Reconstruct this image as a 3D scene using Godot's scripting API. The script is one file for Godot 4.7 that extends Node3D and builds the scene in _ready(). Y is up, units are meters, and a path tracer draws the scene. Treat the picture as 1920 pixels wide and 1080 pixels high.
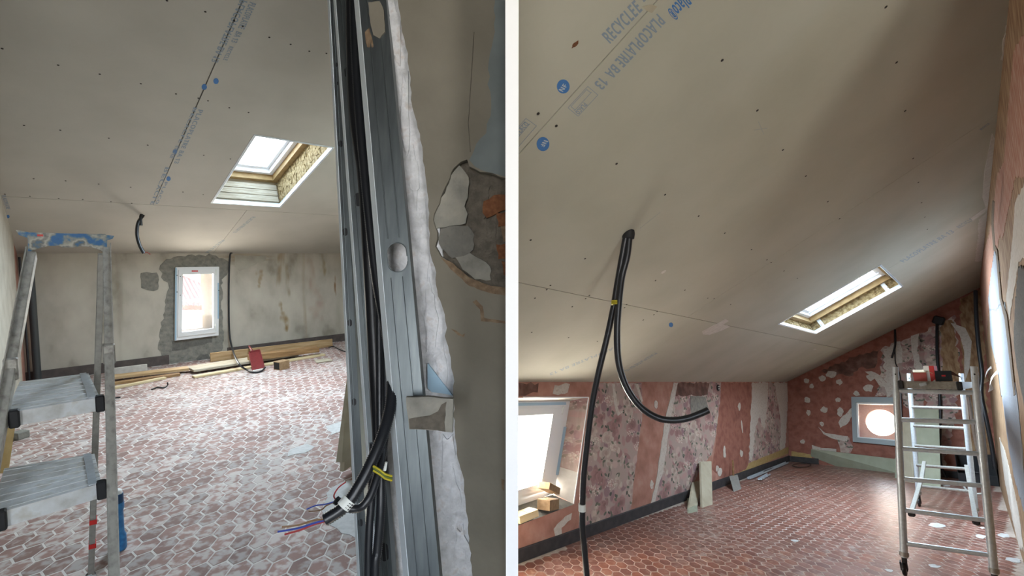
extends Node3D
# Two attic rooms side by side under sloping plasterboard: left a landing doorway into a dusty room, right a papered room with a scaffold tower.
const F := 922.0            # focal length in pixels of the 1920x1080 frame
const PITCH := 0.0703853    # the camera looks down by 4 degrees
var M := {}                 # materials
var L: Room
var R: Room
var W: Room                 # plain world frame, for what stands close to the camera
var used := {}
var rng := RandomNumberGenerator.new()

func _ready():
	rng.seed = 7
	var cam := Camera3D.new(); cam.name = "camera"
	cam.position = Vector3(0, 1.5, 0); cam.basis = Basis(Vector3.RIGHT, -PITCH)
	cam.fov = rad_to_deg(2.0 * atan(540.0 / F)); cam.near = 0.02; cam.far = 200
	add_child(cam)
	var we := WorldEnvironment.new(); we.name = "world"
	var env := Environment.new()
	var sky := Sky.new(); var sm := ProceduralSkyMaterial.new()
	sm.sky_top_color = Color(0.80, 0.90, 1.0); sm.sky_horizon_color = Color(1.0, 0.97, 0.92)
	sm.ground_horizon_color = Color(0.95, 0.92, 0.86); sm.ground_bottom_color = Color(0.9, 0.87, 0.8)
	sm.energy_multiplier = 15.0
	sky.sky_material = sm; env.sky = sky; env.background_mode = Environment.BG_SKY
	env.ambient_light_source = Environment.AMBIENT_SOURCE_DISABLED
	env.tonemap_mode = Environment.TONE_MAPPER_LINEAR; env.tonemap_exposure = 1.25
	env.sdfgi_enabled = true; env.ssao_enabled = true; env.ssil_enabled = true
	we.environment = env; add_child(we)
	setup_rooms()
	materials()
	left_shell()
	left_things()
	partition()
	right_shell()
	right_things()
	landing()

# ---------------------------------------------------------------- geometry helpers
class Room:
	var xf: Transform3D      # room axes in the world: x along the knee wall, y up, z away from it
	var eye: Vector3
	var cam: Basis
	var t := 0.0             # rise of the ceiling per metre
	func ray(px, py) -> Vector3:
		return xf.basis.inverse() * (cam * Vector3((px - 960.0) / 922.0, (540.0 - py) / 922.0, -1.0))
	func hit(px, py, n: Vector3, d: float) -> Vector3:
		var r := ray(px, py)
		return eye + r * ((d - n.dot(eye)) / n.dot(r))
	func dep(px, py, depth: float) -> Vector3: return eye + ray(px, py) * depth
	func fl(px, py, h := 0.0) -> Vector3: return hit(px, py, Vector3.UP, h)
	func wl(px, py, z := 0.0) -> Vector3: return hit(px, py, Vector3(0, 0, 1), z)
	func sd(px, py, x: float) -> Vector3: return hit(px, py, Vector3(1, 0, 0), x)
	func ce(px, py, off := 0.0) -> Vector3: return hit(px, py, Vector3(0, 1, -t), 1.5 + off)
	func pix(p: Vector3) -> Vector3:
		var c := cam.inverse() * (xf.basis * (p - eye))
		return Vector3(960.0 + 922.0 * c.x / -c.z, 540.0 - 922.0 * c.y / -c.z, -c.z)

class Face:                  # a flat surface of a room with its own x, y (metres) and z out of it
	var room: Room
	var xf: Transform3D
	func _init(r: Room, x: Transform3D):
		room = r; xf = x
	func p(px, py, z := 0.0) -> Vector2:
		var n := xf.basis.z.normalized()
		var q := xf.affine_inverse() * room.hit(px, py, n, n.dot(xf.origin) + z)
		return Vector2(q.x, q.y)
	func poly(a: Array) -> PackedVector2Array:
		var o := PackedVector2Array()
		for i in range(0, a.size(), 2): o.append(p(a[i], a[i + 1]))
		return o

class Mb:                    # collects triangles for one mesh
	var st := SurfaceTool.new()
	var us := 1.0
	func _init(): st.begin(Mesh.PRIMITIVE_TRIANGLES); st.set_smooth_group(-1)
	func smooth(on: bool): st.set_smooth_group(0 if on else -1)
	func v(p: Vector3, uv: Vector2):
		st.set_uv(uv); st.add_vertex(p)
	func tri(a: Vector3, b: Vector3, c: Vector3, out: Vector3, ua := Vector2.ZERO, ub := Vector2.ZERO, uc := Vector2.ZERO):
		if (a - c).cross(a - b).dot(out) < 0.0:
			v(a, ua); v(c, uc); v(b, ub)
		else:
			v(a, ua); v(b, ub); v(c, uc)
	func quad(a: Vector3, b: Vector3, c: Vector3, d: Vector3, out: Vector3, u := [Vector2(0, 0), Vector2(1, 0), Vector2(1, 1), Vector2(0, 1)]):
		tri(a, b, c, out, u[0], u[1], u[2]); tri(a, c, d, out, u[0], u[2], u[3])
	func box(xf: Transform3D, size: Vector3, bev := 0.0):
		var h := size / 2.0
		var b: float = min(bev, min(h.x, min(h.y, h.z)) * 0.45)
		if b <= 0.0:
			for ax in 3:
				for s in [-1.0, 1.0]:
					var q := []
					for k in [[-1, -1], [1, -1], [1, 1], [-1, 1]]:
						var p := Vector3.ZERO
						p[ax] = s * h[ax]; p[(ax + 1) % 3] = k[0] * h[(ax + 1) % 3]; p[(ax + 2) % 3] = k[1] * h[(ax + 2) % 3]
						q.append(xf * p)
					var n := Vector3.ZERO; n[ax] = s
					quad(q[0], q[1], q[2], q[3], xf.basis * n)
			return
		var cv := func(sx, sy, sz, ax) -> Vector3:
			var p := Vector3(sx * (h.x - b), sy * (h.y - b), sz * (h.z - b))
			p[ax] = [sx, sy, sz][ax] * h[ax]
			return xf * p
		for ax in 3:
			var a1 := (ax + 1) % 3
			var a2 := (ax + 2) % 3
			for s in [-1, 1]:
				var q := []
				for k in [[-1, -1], [1, -1], [1, 1], [-1, 1]]:
					var sg := [0, 0, 0]; sg[ax] = s; sg[a1] = k[0]; sg[a2] = k[1]
					q.append(cv.call(sg[0], sg[1], sg[2], ax))
				var n := Vector3.ZERO; n[ax] = s
				quad(q[0], q[1], q[2], q[3], xf.basis * n)
				for s2 in [-1, 1]:
					var e := []
					for k in [[-1, ax], [1, ax], [1, a1], [-1, a1]]:
						var sg := [0, 0, 0]; sg[ax] = s; sg[a1] = s2; sg[a2] = k[0]
						e.append(cv.call(sg[0], sg[1], sg[2], k[1]))
					var m := Vector3.ZERO; m[ax] = s; m[a1] = s2
					quad(e[0], e[1], e[2], e[3], xf.basis * m)
		for sx in [-1, 1]:
			for sy in [-1, 1]:
				for sz in [-1, 1]:
					tri(cv.call(sx, sy, sz, 0), cv.call(sx, sy, sz, 1), cv.call(sx, sy, sz, 2), xf.basis * Vector3(sx, sy, sz))
	func bar(a: Vector3, b: Vector3, w: float, t: float, up := Vector3.UP, bev := 0.0):     # a box from a to b, w across, t along up
		var z := (b - a).normalized()
		var x := up.cross(z)
		x = x.normalized() if x.length() > 0.001 else Vector3.RIGHT
		box(Transform3D(Basis(x, z.cross(x), z), (a + b) / 2.0), Vector3(w, t, a.distance_to(b)), bev)
	func prism(poly: PackedVector2Array, xf: Transform3D, z0: float, z1: float, side := true):
		var pl := poly.duplicate()
		if Geometry2D.is_polygon_clockwise(pl): pl.reverse()
		var ix := Geometry2D.triangulate_polygon(pl)
		var zn := xf.basis.z
		for i in range(0, ix.size(), 3):
			var a := pl[ix[i]]
			var b := pl[ix[i + 1]]
			var c := pl[ix[i + 2]]
			for z in ([z0, z1] if side else [z1]):
				tri(xf * Vector3(a.x, a.y, z), xf * Vector3(b.x, b.y, z), xf * Vector3(c.x, c.y, z), zn if z == z1 else -zn, a * us, b * us, c * us)
		for i in pl.size() if side else 0:
			var a := pl[i]
			var b := pl[(i + 1) % pl.size()]
			var out := xf.basis * Vector3((b - a).y, -(b - a).x, 0)
			quad(xf * Vector3(a.x, a.y, z0), xf * Vector3(b.x, b.y, z0), xf * Vector3(b.x, b.y, z1), xf * Vector3(a.x, a.y, z1), out, [a * us, b * us, b * us, a * us])
	func tube(pts: Array, r: float, sides := 10, corr := 0.0, r2 := -1.0):
		smooth(true)
		var path := []
		if corr > 0.0:
			var c := Curve3D.new()
			for p in pts: c.add_point(p)
			var n: int = max(2, int(c.get_baked_length() / corr))
			for i in n + 1: path.append(c.sample_baked(c.get_baked_length() * i / n))
		else:
			path = pts
		var rings := []
		var x := Vector3.ZERO
		for i in path.size():
			var d: Vector3 = (path[min(i + 1, path.size() - 1)] - path[max(i - 1, 0)]).normalized()
			if i == 0: x = d.cross(Vector3(0.31, 0.2, 0.9)).normalized()
			x = (x - d * d.dot(x)).normalized()
			var y := d.cross(x)
			var rr := r if r2 < 0.0 else lerpf(r, r2, float(i) / (path.size() - 1))
			if corr > 0.0 and i % 2 == 1: rr *= 0.87
			var ring := []
			for k in sides: ring.append(path[i] + (x * cos(TAU * k / sides) + y * sin(TAU * k / sides)) * rr)
			rings.append(ring)
		for i in rings.size() - 1:
			for k in sides:
				var k2 := (k + 1) % sides
				var o: Vector3 = rings[i][k] - path[i]
				quad(rings[i][k], rings[i][k2], rings[i + 1][k2], rings[i + 1][k], o)
		smooth(false)
		for e in [0, rings.size() - 1]:
			var out: Vector3 = path[e] - path[1 if e == 0 else e - 1]
			for k in sides: tri(path[e], rings[e][k], rings[e][(k + 1) % sides], out)
	func lathe(prof: Array, xf: Transform3D, sides := 20):      # [radius, height] pairs
		smooth(true)
		for i in prof.size() - 1:
			for k in sides:
				var q := []
				for e in [[i, k], [i, k + 1], [i + 1, k + 1], [i + 1, k]]:
					var a: float = TAU * e[1] / sides
					q.append(xf * Vector3(cos(a) * prof[e[0]][0], prof[e[0]][1], sin(a) * prof[e[0]][0]))
				var am := TAU * (k + 0.5) / sides
				var dr: float = prof[i + 1][0] - prof[i][0]
				var dy: float = prof[i + 1][1] - prof[i][1]
				var out := xf.basis * Vector3(cos(am) * dy, -dr, sin(am) * dy)
				quad(q[0], q[1], q[2], q[3], out)
		smooth(false)
	func done() -> ArrayMesh:
		st.generate_normals()
		return st.commit()

func numbered(parent: Node, called: String) -> String:
	var key := str(parent.get_instance_id()) + called
	var n: int = used.get(key, 0)
	used[key] = n + 1
	return called if n == 0 else "%s_%03d" % [called, n]

func put(parent: Node, called: String, mesh: Mesh, m: Material, xf := Transform3D()) -> MeshInstance3D:
	var o := MeshInstance3D.new()
	o.name = numbered(parent, called); o.mesh = mesh; o.material_override = m; o.transform = xf
	o.cast_shadow = GeometryInstance3D.SHADOW_CASTING_SETTING_ON
	parent.add_child(o, true)
	return o

func part(parent: Node, called: String, b: Mb, m: Material, xf := Transform3D()) -> MeshInstance3D:
	return put(parent, called, b.done(), m, xf)

func tag(o: Node, label: String, category := "", group := "") -> Node:
	o.set_meta("label", label)
	if category: o.set_meta("category", category)
	if group: o.set_meta("group", group)
	return o

func thing(called: String, label: String, category: String, r: Room, at := Vector3.ZERO, basis := Basis(), group := "") -> Node3D:
	var o := Node3D.new(); o.name = numbered(self, called); add_child(o, true)
	o.transform = r.xf * Transform3D(basis, at)
	tag(o, label, category, group)
	return o

func struct(called: String, label: String, r: Room, b: Mb, m: Material, xf := Transform3D()) -> MeshInstance3D:
	var o := part(self, called, b, m, r.xf * xf)
	o.set_meta("kind", "structure"); o.set_meta("label", label)
	return o

func spline(pts: Array, per := 8) -> Array:
	var o := []
	for i in pts.size() - 1:
		var a: Vector3 = pts[max(i - 1, 0)]
		var b: Vector3 = pts[i]
		var c: Vector3 = pts[i + 1]
		var d: Vector3 = pts[min(i + 2, pts.size() - 1)]
		for k in per: o.append(b.cubic_interpolate(c, a, d, float(k) / per))
	o.append(pts[-1])
	return o

func rect(x0: float, y0: float, x1: float, y1: float) -> PackedVector2Array:
	return PackedVector2Array([Vector2(x0, y0), Vector2(x1, y0), Vector2(x1, y1), Vector2(x0, y1)])

func jag(poly: PackedVector2Array, amp: float, step: float, sd: int) -> PackedVector2Array:   # a torn outline
	var g := RandomNumberGenerator.new(); g.seed = sd
	var o := PackedVector2Array()
	for i in poly.size():
		var a := poly[i]
		var b := poly[(i + 1) % poly.size()]
		var n: int = max(1, int(a.distance_to(b) / step))
		var nrm := (b - a).orthogonal().normalized()
		for k in n:
			o.append(a.lerp(b, float(k) / n) + (nrm * g.randf_range(-amp, amp) if k > 0 else Vector2.ZERO))
	return o if Geometry2D.triangulate_polygon(o).size() > 0 else poly

func holed(b: Mb, x0: float, y0: float, x1: float, y1: float, hx0: float, hy0: float, hx1: float, hy1: float, xf: Transform3D, z0: float, z1: float):
	for q in [rect(x0, y0, hx0, y1), rect(hx1, y0, x1, y1), rect(hx0, y0, hx1, hy0), rect(hx0, hy1, hx1, y1)]:
		if absf((q[1] - q[0]).x) > 0.0001 and absf((q[2] - q[1]).y) > 0.0001: b.prism(q, xf, z0, z1)

func setup_rooms():
	var cb := Basis(Vector3.RIGHT, -PITCH)
	W = Room.new(); W.xf = Transform3D(); W.eye = Vector3(0, 1.5, 0); W.cam = cb
	var spec := [[475.0, Vector2(20, 722), Vector2(650, 638), 19.0], [716.0, Vector2(972, 1055), Vector2(1480, 865), 27.5]]
	var made := []
	for s in spec:
		var u := Vector3(0, 1, (540.0 - s[0]) / F).normalized()
		var foot := []
		for q in [s[1], s[2]]:
			var d := Vector3((q.x - 960.0) / F, (540.0 - q.y) / F, -1)
			foot.append(d * (-1.5 / u.dot(d)))
		var k: Vector3 = (foot[1] - foot[0]).normalized()
		var z := k.cross(u).normalized()
		var r := Room.new()
		var dist: float = -z.dot(foot[0])
		r.cam = cb
		r.eye = Vector3(0, 1.5, dist); r.t = tan(deg_to_rad(s[3]))
		var bas := Basis(cb * k, cb * u, cb * z)
		r.xf = Transform3D(bas, Vector3(0, 1.5, 0) - bas * r.eye)
		made.append(r)
	L = made[0]; R = made[1]

# ---------------------------------------------------------------- materials
func noise(sd: int, freq: float, oct := 4, kind := FastNoiseLite.TYPE_SIMPLEX_SMOOTH) -> FastNoiseLite:
	var n := FastNoiseLite.new()
	n.seed = sd; n.frequency = freq; n.fractal_octaves = oct; n.noise_type = kind
	return n

func ramp(cols: Array) -> Gradient:
	var g := Gradient.new()
	var o := PackedFloat32Array(); var c := PackedColorArray()
	for i in cols.size():
		o.append(float(i) / (cols.size() - 1)); c.append(Color(cols[i]))
	g.offsets = o; g.colors = c
	return g

func plain(c: String, rough := 0.8, metal := 0.0) -> StandardMaterial3D:
	var m := StandardMaterial3D.new()
	m.albedo_color = Color(c); m.roughness = rough; m.metallic = metal
	return m

func nmat(cols: Array, freq: float, sc: float, rough := 0.85, metal := 0.0, bump := 0.0, sd := 1, bfreq := 0.03, stretch := Vector3.ONE) -> StandardMaterial3D:
	var m := StandardMaterial3D.new()
	var t := NoiseTexture2D.new()
	t.width = 512; t.height = 512; t.seamless = true; t.noise = noise(sd, freq, 5); t.color_ramp = ramp(cols)
	m.albedo_texture = t
	m.uv1_triplanar = true; m.uv1_scale = Vector3.ONE * sc * stretch
	m.roughness = rough; m.metallic = metal
	if bump > 0.0:
		var nt := NoiseTexture2D.new()
		nt.width = 512; nt.height = 512; nt.seamless = true; nt.noise = noise(sd + 50, bfreq, 4); nt.as_normal_map = true; nt.bump_strength = 4.0
		m.normal_enabled = true; m.normal_texture = nt; m.normal_scale = bump
	return m

func bytes(sd: int, freq: float, w: int, h: int, oct := 4, kind := FastNoiseLite.TYPE_SIMPLEX_SMOOTH) -> PackedByteArray:
	return noise(sd, freq, oct, kind).get_image(w, h, false, false, true).get_data()

func tex(img: Image) -> ImageTexture:
	img.generate_mipmaps()
	return ImageTexture.create_from_image(img)

func smooth01(x: float) -> float:
	x = clampf(x, 0, 1)
	return x * x * (3 - 2 * x)

func dusty(w: int, sd: int, base: Array, dust: String, amount: float, big: float) -> ImageTexture:     # fired clay under trodden plaster dust
	var tone := bytes(sd, 0.012, w, w)
	var fine := bytes(sd + 1, 0.045, w, w, 5)
	var broad := bytes(sd + 2, 0.0035, w, w, 3)
	var g := ramp(base)
	var pal := []
	for i in 17:
		var row := []
		for k in 33: row.append(g.sample(i / 16.0).lerp(Color(dust), k / 32.0 * 0.92))
		pal.append(row)
	var out := PackedByteArray(); out.resize(w * w * 3)
	for i in w * w:
		var f := fine[i] / 255.0
		var k := smooth01((f - 0.62 + amount + (broad[i] / 255.0 - 0.5) * big) * 2.6)
		var c: Color = pal[tone[i] >> 4][int(k * 32.0)]
		out[i * 3] = int(c.r8); out[i * 3 + 1] = int(c.g8); out[i * 3 + 2] = int(c.b8)
	return tex(Image.create_from_data(w, w, false, Image.FORMAT_RGB8, out))

func world_tex(t: Texture2D, period: float, tint := Color.WHITE, rough := 0.6) -> StandardMaterial3D:
	var m := StandardMaterial3D.new()
	m.albedo_texture = t; m.albedo_color = tint; m.roughness = rough
	m.uv1_triplanar = true; m.uv1_world_triplanar = true; m.uv1_scale = Vector3.ONE / period
	return m

func disc(img: Image, c: Vector2, rx: float, ry: float, rot: float, col: Color, soft := 0.15):
	var w := img.get_width(); var h := img.get_height()
	var m: float = max(rx, ry)
	for y in range(int(c.y - m), int(c.y + m) + 1):
		for x in range(int(c.x - m), int(c.x + m) + 1):
			var d := (Vector2(x, y) - c).rotated(-rot)
			var q := Vector2(d.x / rx, d.y / ry).length()
			if q < 1.0:
				var a: float = col.a * clampf((1.0 - q) / soft, 0, 1)
				var xx := posmod(x, w); var yy := posmod(y, h)
				img.set_pixel(xx, yy, img.get_pixel(xx, yy).lerp(Color(col.r, col.g, col.b), a))

func floral() -> ImageTexture:       # old rose-patterned paper
	var w := 640
	var img := Image.create(w, w, false, Image.FORMAT_RGB8); img.fill(Color("a8958b"))
	var g := RandomNumberGenerator.new(); g.seed = 21
	var pinks := ["a5827d", "b08d87", "96716f", "b9a097", "8a6d72", "ad948c", "9f8f86"]
	for i in 120: disc(img, Vector2(g.randf() * w, g.randf() * w), g.randf_range(22, 52), g.randf_range(16, 40), g.randf() * 3.0, Color(Color(pinks[g.randi() % 7]), 0.85), 0.25)
	for i in 42: disc(img, Vector2(g.randf() * w, g.randf() * w), g.randf_range(15, 26), g.randf_range(7, 13), g.randf() * 3.0, Color(Color(["565a4d", "66675a", "4a4f45", "787464"][g.randi() % 4]), 0.95), 0.15)
	for i in 20:
		var c := Vector2((i % 4 + 0.5 + g.randf_range(-0.4, 0.4)) * w / 4.0, (i / 4 + 0.5 + g.randf_range(-0.4, 0.4)) * w / 5.0)
		var pale := i % 5 < 3
		var big := g.randf_range(0.75, 1.3)
		var lean := g.randf() * TAU
		for k in 22:     # petals, the outer ones first, gathered towards one side
			var far := 1.0 - k / 22.0
			var a := g.randf() * TAU
			var at := c + Vector2.from_angle(lean) * (1.0 - far) * 12.0 * big + Vector2(cos(a) * 1.25, sin(a) * 0.85).rotated(lean) * 36.0 * big * far
			var long := (14.0 + 16.0 * far) * big
			disc(img, at, long, long * g.randf_range(0.5, 0.75), a + 1.57, Color(Color("cabdaf" if pale else "ab8681").lerp(Color("a98a80" if pale else "8b6765"), (1.0 - far) * 0.7).darkened(g.randf_range(0, 0.16)), g.randf_range(0.6, 0.95)), 0.25)
		for k in 2: disc(img, c + Vector2.from_angle(lean + 2.0 + k * 2.1) * 50.0 * big, 19, 10, lean + k, Color(Color(["5b5f52", "6a6c5d"][k]), 0.9), 0.15)
	for i in 12:
		var c := Vector2(g.randf() * w, g.randf() * w)
		for k in 26: disc(img, c + Vector2(g.randfn(0, 26), g.randfn(0, 20)), 6, 5, g.randf() * 3.0, Color(Color(["cfc4b5", "c9bfae", "b79d97"][g.randi() % 3]), 0.9), 0.3)
	return tex(img)

func streaky(w: int, h: int, sd: int, cols: Array, sx: float, sy: float) -> Image:    # a stretched mottle
	var n := noise(sd, 0.01, 5)
	var g := ramp(cols)
	var pal := []
	for i in 64: pal.append(g.sample(i / 63.0))
	var out := PackedByteArray(); out.resize(w * h * 3)
	for y in h:
		for x in w:
			var c: Color = pal[clampi(int((n.get_noise_2d(x * sx, y * sy) * 0.75 + 0.5) * 63.0), 0, 63)]
			var i := (y * w + x) * 3
			out[i] = c.r8; out[i + 1] = c.g8; out[i + 2] = c.b8
	return Image.create_from_data(w, h, false, Image.FORMAT_RGB8, out)

func local_tex(t: Texture2D, sc: Vector3, rough := 0.85) -> StandardMaterial3D:
	var m := StandardMaterial3D.new()
	m.albedo_texture = t; m.roughness = rough; m.uv1_triplanar = true; m.uv1_scale = sc
	return m

func uv_tex(t: Texture2D, rough := 0.85) -> StandardMaterial3D:
	var m := StandardMaterial3D.new()
	m.albedo_texture = t; m.roughness = rough
	return m

func materials():
	M.board = nmat(["#a3a091", "#aaa798", "#afac9d"], 0.006, 0.35, 0.92, 0.0, 0.0, 3)
	M.board_left = nmat(["#a6a298", "#ada99f", "#b2aea4"], 0.006, 0.35, 0.92, 0.0, 0.0, 3)
	M.board_edge = plain("#d8d2c4", 0.9)
	M.backing = plain("#2a2722", 0.95)
	M.grout = nmat(["#9d8b7f", "#ab9b8f", "#b5a79c"], 0.03, 1.0, 0.95)
	M.grout_left = nmat(["#bdb3ac", "#cbc4be", "#d6d1cc"], 0.03, 1.0, 0.95)
	var dl := dusty(1536, 11, ["#8a6a61", "#96756b", "#a07f75"], "#c2b8b2", 0.30, 0.5)
	var dr := dusty(1024, 31, ["#794f43", "#84584c", "#906255"], "#b5a59c", 0.06, 0.5)
	for k in 4:
		M["tile_left_%d" % k] = world_tex(dl, 5.0, Color(1, 1, 1).darkened([0.0, 0.05, 0.1, 0.17][k]), 0.8)
		M["tile_right_%d" % k] = world_tex(dr, 4.0, [Color(1, 1, 1), Color(0.93, 0.9, 0.88), Color(0.88, 0.84, 0.84), Color(1.0, 0.93, 0.87)][k], 0.34)
	M.cement = nmat(["#67655e", "#7b7971", "#86837a", "#8f8b80"], 0.02, 1.2, 0.95, 0.0, 0.5, 8, 0.05)
	M.cement_dark = nmat(["#5b5a55", "#66645e", "#726f68"], 0.02, 1.5, 0.95, 0.0, 0.5, 9, 0.05)
	M.plinth = nmat(["#4b4340", "#554c48", "#605650"], 0.02, 1.0, 0.8)
	M.plinth_dark = nmat(["#2b292a", "#353233", "#423d3c"], 0.02, 1.0, 0.7)
	M.plaster_left = nmat(["#9a9488", "#a8a396", "#b3aea1"], 0.01, 0.6, 0.95, 0.0, 0.3, 14, 0.05)
	M.white = plain("#efefee", 0.7)
	M.spill = nmat(["#a9a6a4", "#b5b3b1", "#bdbbb9"], 0.02, 2.0, 0.9)
	M.frame_grey = plain("#8f999b", 0.45)
	M.landing = plain("#3a332b", 0.9)
	M.white_wall = plain("#f7f7f7", 0.9)
	M.pvc = plain("#dfe0e0", 0.35)
	M.film = plain("#9db9cc", 0.4)
	M.steel = nmat(["#5c6264", "#666c6e", "#727879"], 0.008, 1.5, 0.42, 0.85, 0.0, 4, 0.03, Vector3(8, 1, 8))
	M.lip = plain("#dde5ea", 0.38, 0.3)
	M.alu = nmat(["#85837c", "#989690", "#a6a49d"], 0.02, 3.0, 0.42, 0.4)
	M.alu_bright = nmat(["#a8b0b6", "#b6bec4", "#c2c9ce"], 0.02, 3.0, 0.36, 0.25)
	M.spattered = nmat(["#5a5750", "#8f8c84", "#a9a69d", "#aeaba2", "#cfccc4"], 0.02, 3.0, 0.55, 0.15)
	M.step = nmat(["#b0afa9", "#c9cac8", "#d6d9da", "#bdb9af"], 0.008, 3.0, 0.5, 0.05, 0.2, 5)
	M.blue_cap = nmat(["#1d4f78", "#1f6299", "#27639a", "#8a8d86", "#b3b1a6", "#6d6f6b", "#2a5f92"], 0.005, 4.0, 0.5)
	M.blue = nmat(["#1f5f99", "#2b78b5", "#4b9ad0"], 0.02, 3.0, 0.3)
	M.black = plain("#16171a", 0.42)
	M.conduit = plain("#1b1d21", 0.38)
	M.rubber = plain("#1d1d1f", 0.7)
	M.wood = nmat(["#8a6d48", "#a3855c", "#b39770", "#c0a781"], 0.012, 1.2, 0.75, 0.0, 0.2, 6, 0.03, Vector3(0.25, 3, 3))
	M.wood_pale = nmat(["#b09a72", "#c4b088", "#d0bf9c"], 0.012, 1.2, 0.75, 0.0, 0.2, 16, 0.03, Vector3(0.25, 3, 3))
	M.wood_dark = nmat(["#5b4026", "#7a5a38", "#94734b", "#a3875f"], 0.012, 1.0, 0.8, 0.0, 0.2, 26, 0.03, Vector3(0.25, 3, 3))
	M.pine = nmat(["#8f7346", "#9c8053", "#a98d60"], 0.012, 1.5, 0.6)
	M.wool = nmat(["#55452a", "#78633f", "#948058", "#b09d76", "#6d5a3a"], 0.016, 2.2, 0.95, 0.0, 1.0, 36, 0.02)
	M.old_wood = nmat(["#8d8270", "#a39a86", "#b7af9d", "#7d6f58"], 0.012, 1.6, 0.85, 0.0, 0.3, 37, 0.03, Vector3(0.3, 4, 4))
	M.red = nmat(["#641c1e", "#732426", "#7c302f"], 0.012, 4.0, 0.45)
	M.red_flat = plain("#c8201c", 0.45)
	M.card = nmat(["#84694c", "#907556", "#9b8162"], 0.02, 2.0, 0.9)
	M.offcut = nmat(["#9d9480", "#a9a08b", "#b3aa96"], 0.01, 1.2, 0.95)
	M.offcut_green = nmat(["#8f937f", "#9a9d89", "#a3a592"], 0.01, 1.0, 0.95)
	M.tan = nmat(["#9c8350", "#a98f5c", "#b59c6b"], 0.02, 1.5, 0.9)
	M.reveal = nmat(["#5a4830", "#675339", "#735e43"], 0.03, 2.0, 0.95, 0.0, 0.3)
	M.ink = plain("#7f8c98", 0.9)
	M.ink_pale = plain("#8b9498", 0.9)
	M.ink_light = plain("#a9b4ba", 0.9)
	M.ink_blue = plain("#3f6fa6", 0.85)
	M.hole = plain("#221d18", 0.9)
	M.yellow = plain("#a89a1c", 0.5)
	M.wire_blue = plain("#2d3f92", 0.4)
	M.wire_red = plain("#9a3434", 0.4)
	M.wire_brown = plain("#7a5a3c", 0.4)
	M.tape = plain("#d9dcd6", 0.6)
	M.filler = nmat(["#b3aea6", "#bfbab2", "#c8c4bd"], 0.02, 1.5, 0.9)
	M.brick = nmat(["#56331e", "#674026", "#785033"], 0.03, 4.0, 0.95, 0.0, 0.5)
	M.wall_near = nmat(["#6a655a", "#716c61", "#787367"], 0.008, 0.9, 0.95, 0.0, 0.25, 41, 0.03)
	M.wall_cool = nmat(["#5f6666", "#666d6d", "#6d7473"], 0.012, 1.2, 0.95, 0.0, 0.25, 42, 0.03)
	M.rubble = nmat(["#47423a", "#575148", "#645e53"], 0.02, 3.0, 0.95, 0.0, 0.8, 43, 0.04)
	M.stain = nmat(["#5a4a3a", "#6c5a46", "#7d6c58"], 0.03, 3.0, 0.95, 0.0, 0.5, 44, 0.04)
	M.rough_white = nmat(["#a9a9aa", "#b9babd", "#c8c9cc", "#b3aaa6"], 0.015, 3.0, 0.9, 0.0, 0.9, 45, 0.03)
	M.pink = nmat(["#93695a", "#a37565", "#ad8171", "#b28f7f"], 0.012, 0.7, 0.95, 0.0, 0.2, 51)
	M.pink_deep = nmat(["#774c40", "#8a584a", "#976556", "#825245"], 0.012, 0.8, 0.95, 0.0, 0.2, 52)
	M.scraped = nmat(["#b3a99d", "#bdb5aa", "#c6bfb5", "#a58f83"], 0.02, 1.4, 0.95, 0.0, 0.4, 53)
	M.floral = local_tex(floral(), Vector3(0.95, 1.15, 0.95), 0.85)
	M.soot = nmat(["#4e3a33", "#6a4c42", "#85695d"], 0.007, 1.4, 0.95, 0.0, 0.2, 54)
	M.brown_wall = nmat(["#6b4f38", "#846549", "#9b7f60", "#a89072"], 0.012, 1.1, 0.95, 0.0, 0.4, 55, 0.03, Vector3(2.0, 0.7, 2))
	M.rusty_wall = nmat(["#87513b", "#9b6650", "#ab8572", "#b9a797"], 0.014, 1.3, 0.95, 0.0, 0.3, 56, 0.03, Vector3(3.0, 0.6, 3))
	M.torn = nmat(["#77716e", "#85868b", "#8e98a4", "#8a807f"], 0.016, 1.6, 0.85, 0.0, 0.5, 57, 0.03, Vector3(3.0, 0.8, 3))
	M.paper_back = plain("#cfc9c3", 0.9)
	M.roof_tile = nmat(["#46180f", "#521f14", "#5e291c"], 0.02, 1.0, 0.9)
	M.facade = plain("#d8d2c8", 0.95)
	M.pink_reveal = nmat(["#b08374", "#bb9080", "#c59c8c"], 0.02, 2.0, 0.95)
	var g := StandardMaterial3D.new()
	g.albedo_color = Color(0.95, 0.98, 1.0, 0.08); g.transparency = BaseMaterial3D.TRANSPARENCY_ALPHA; g.roughness = 0.0
	M.glass = g
	# the stained plaster of the long low wall on the left, 4.8 m by 1.5 m
	var img := streaky(1024, 320, 61, ["#908a7c", "#aca598", "#b7b0a3", "#beb8aa", "#c3bdb0"], 0.9, 0.55)
	var s := 1024.0 / 4.8
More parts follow.
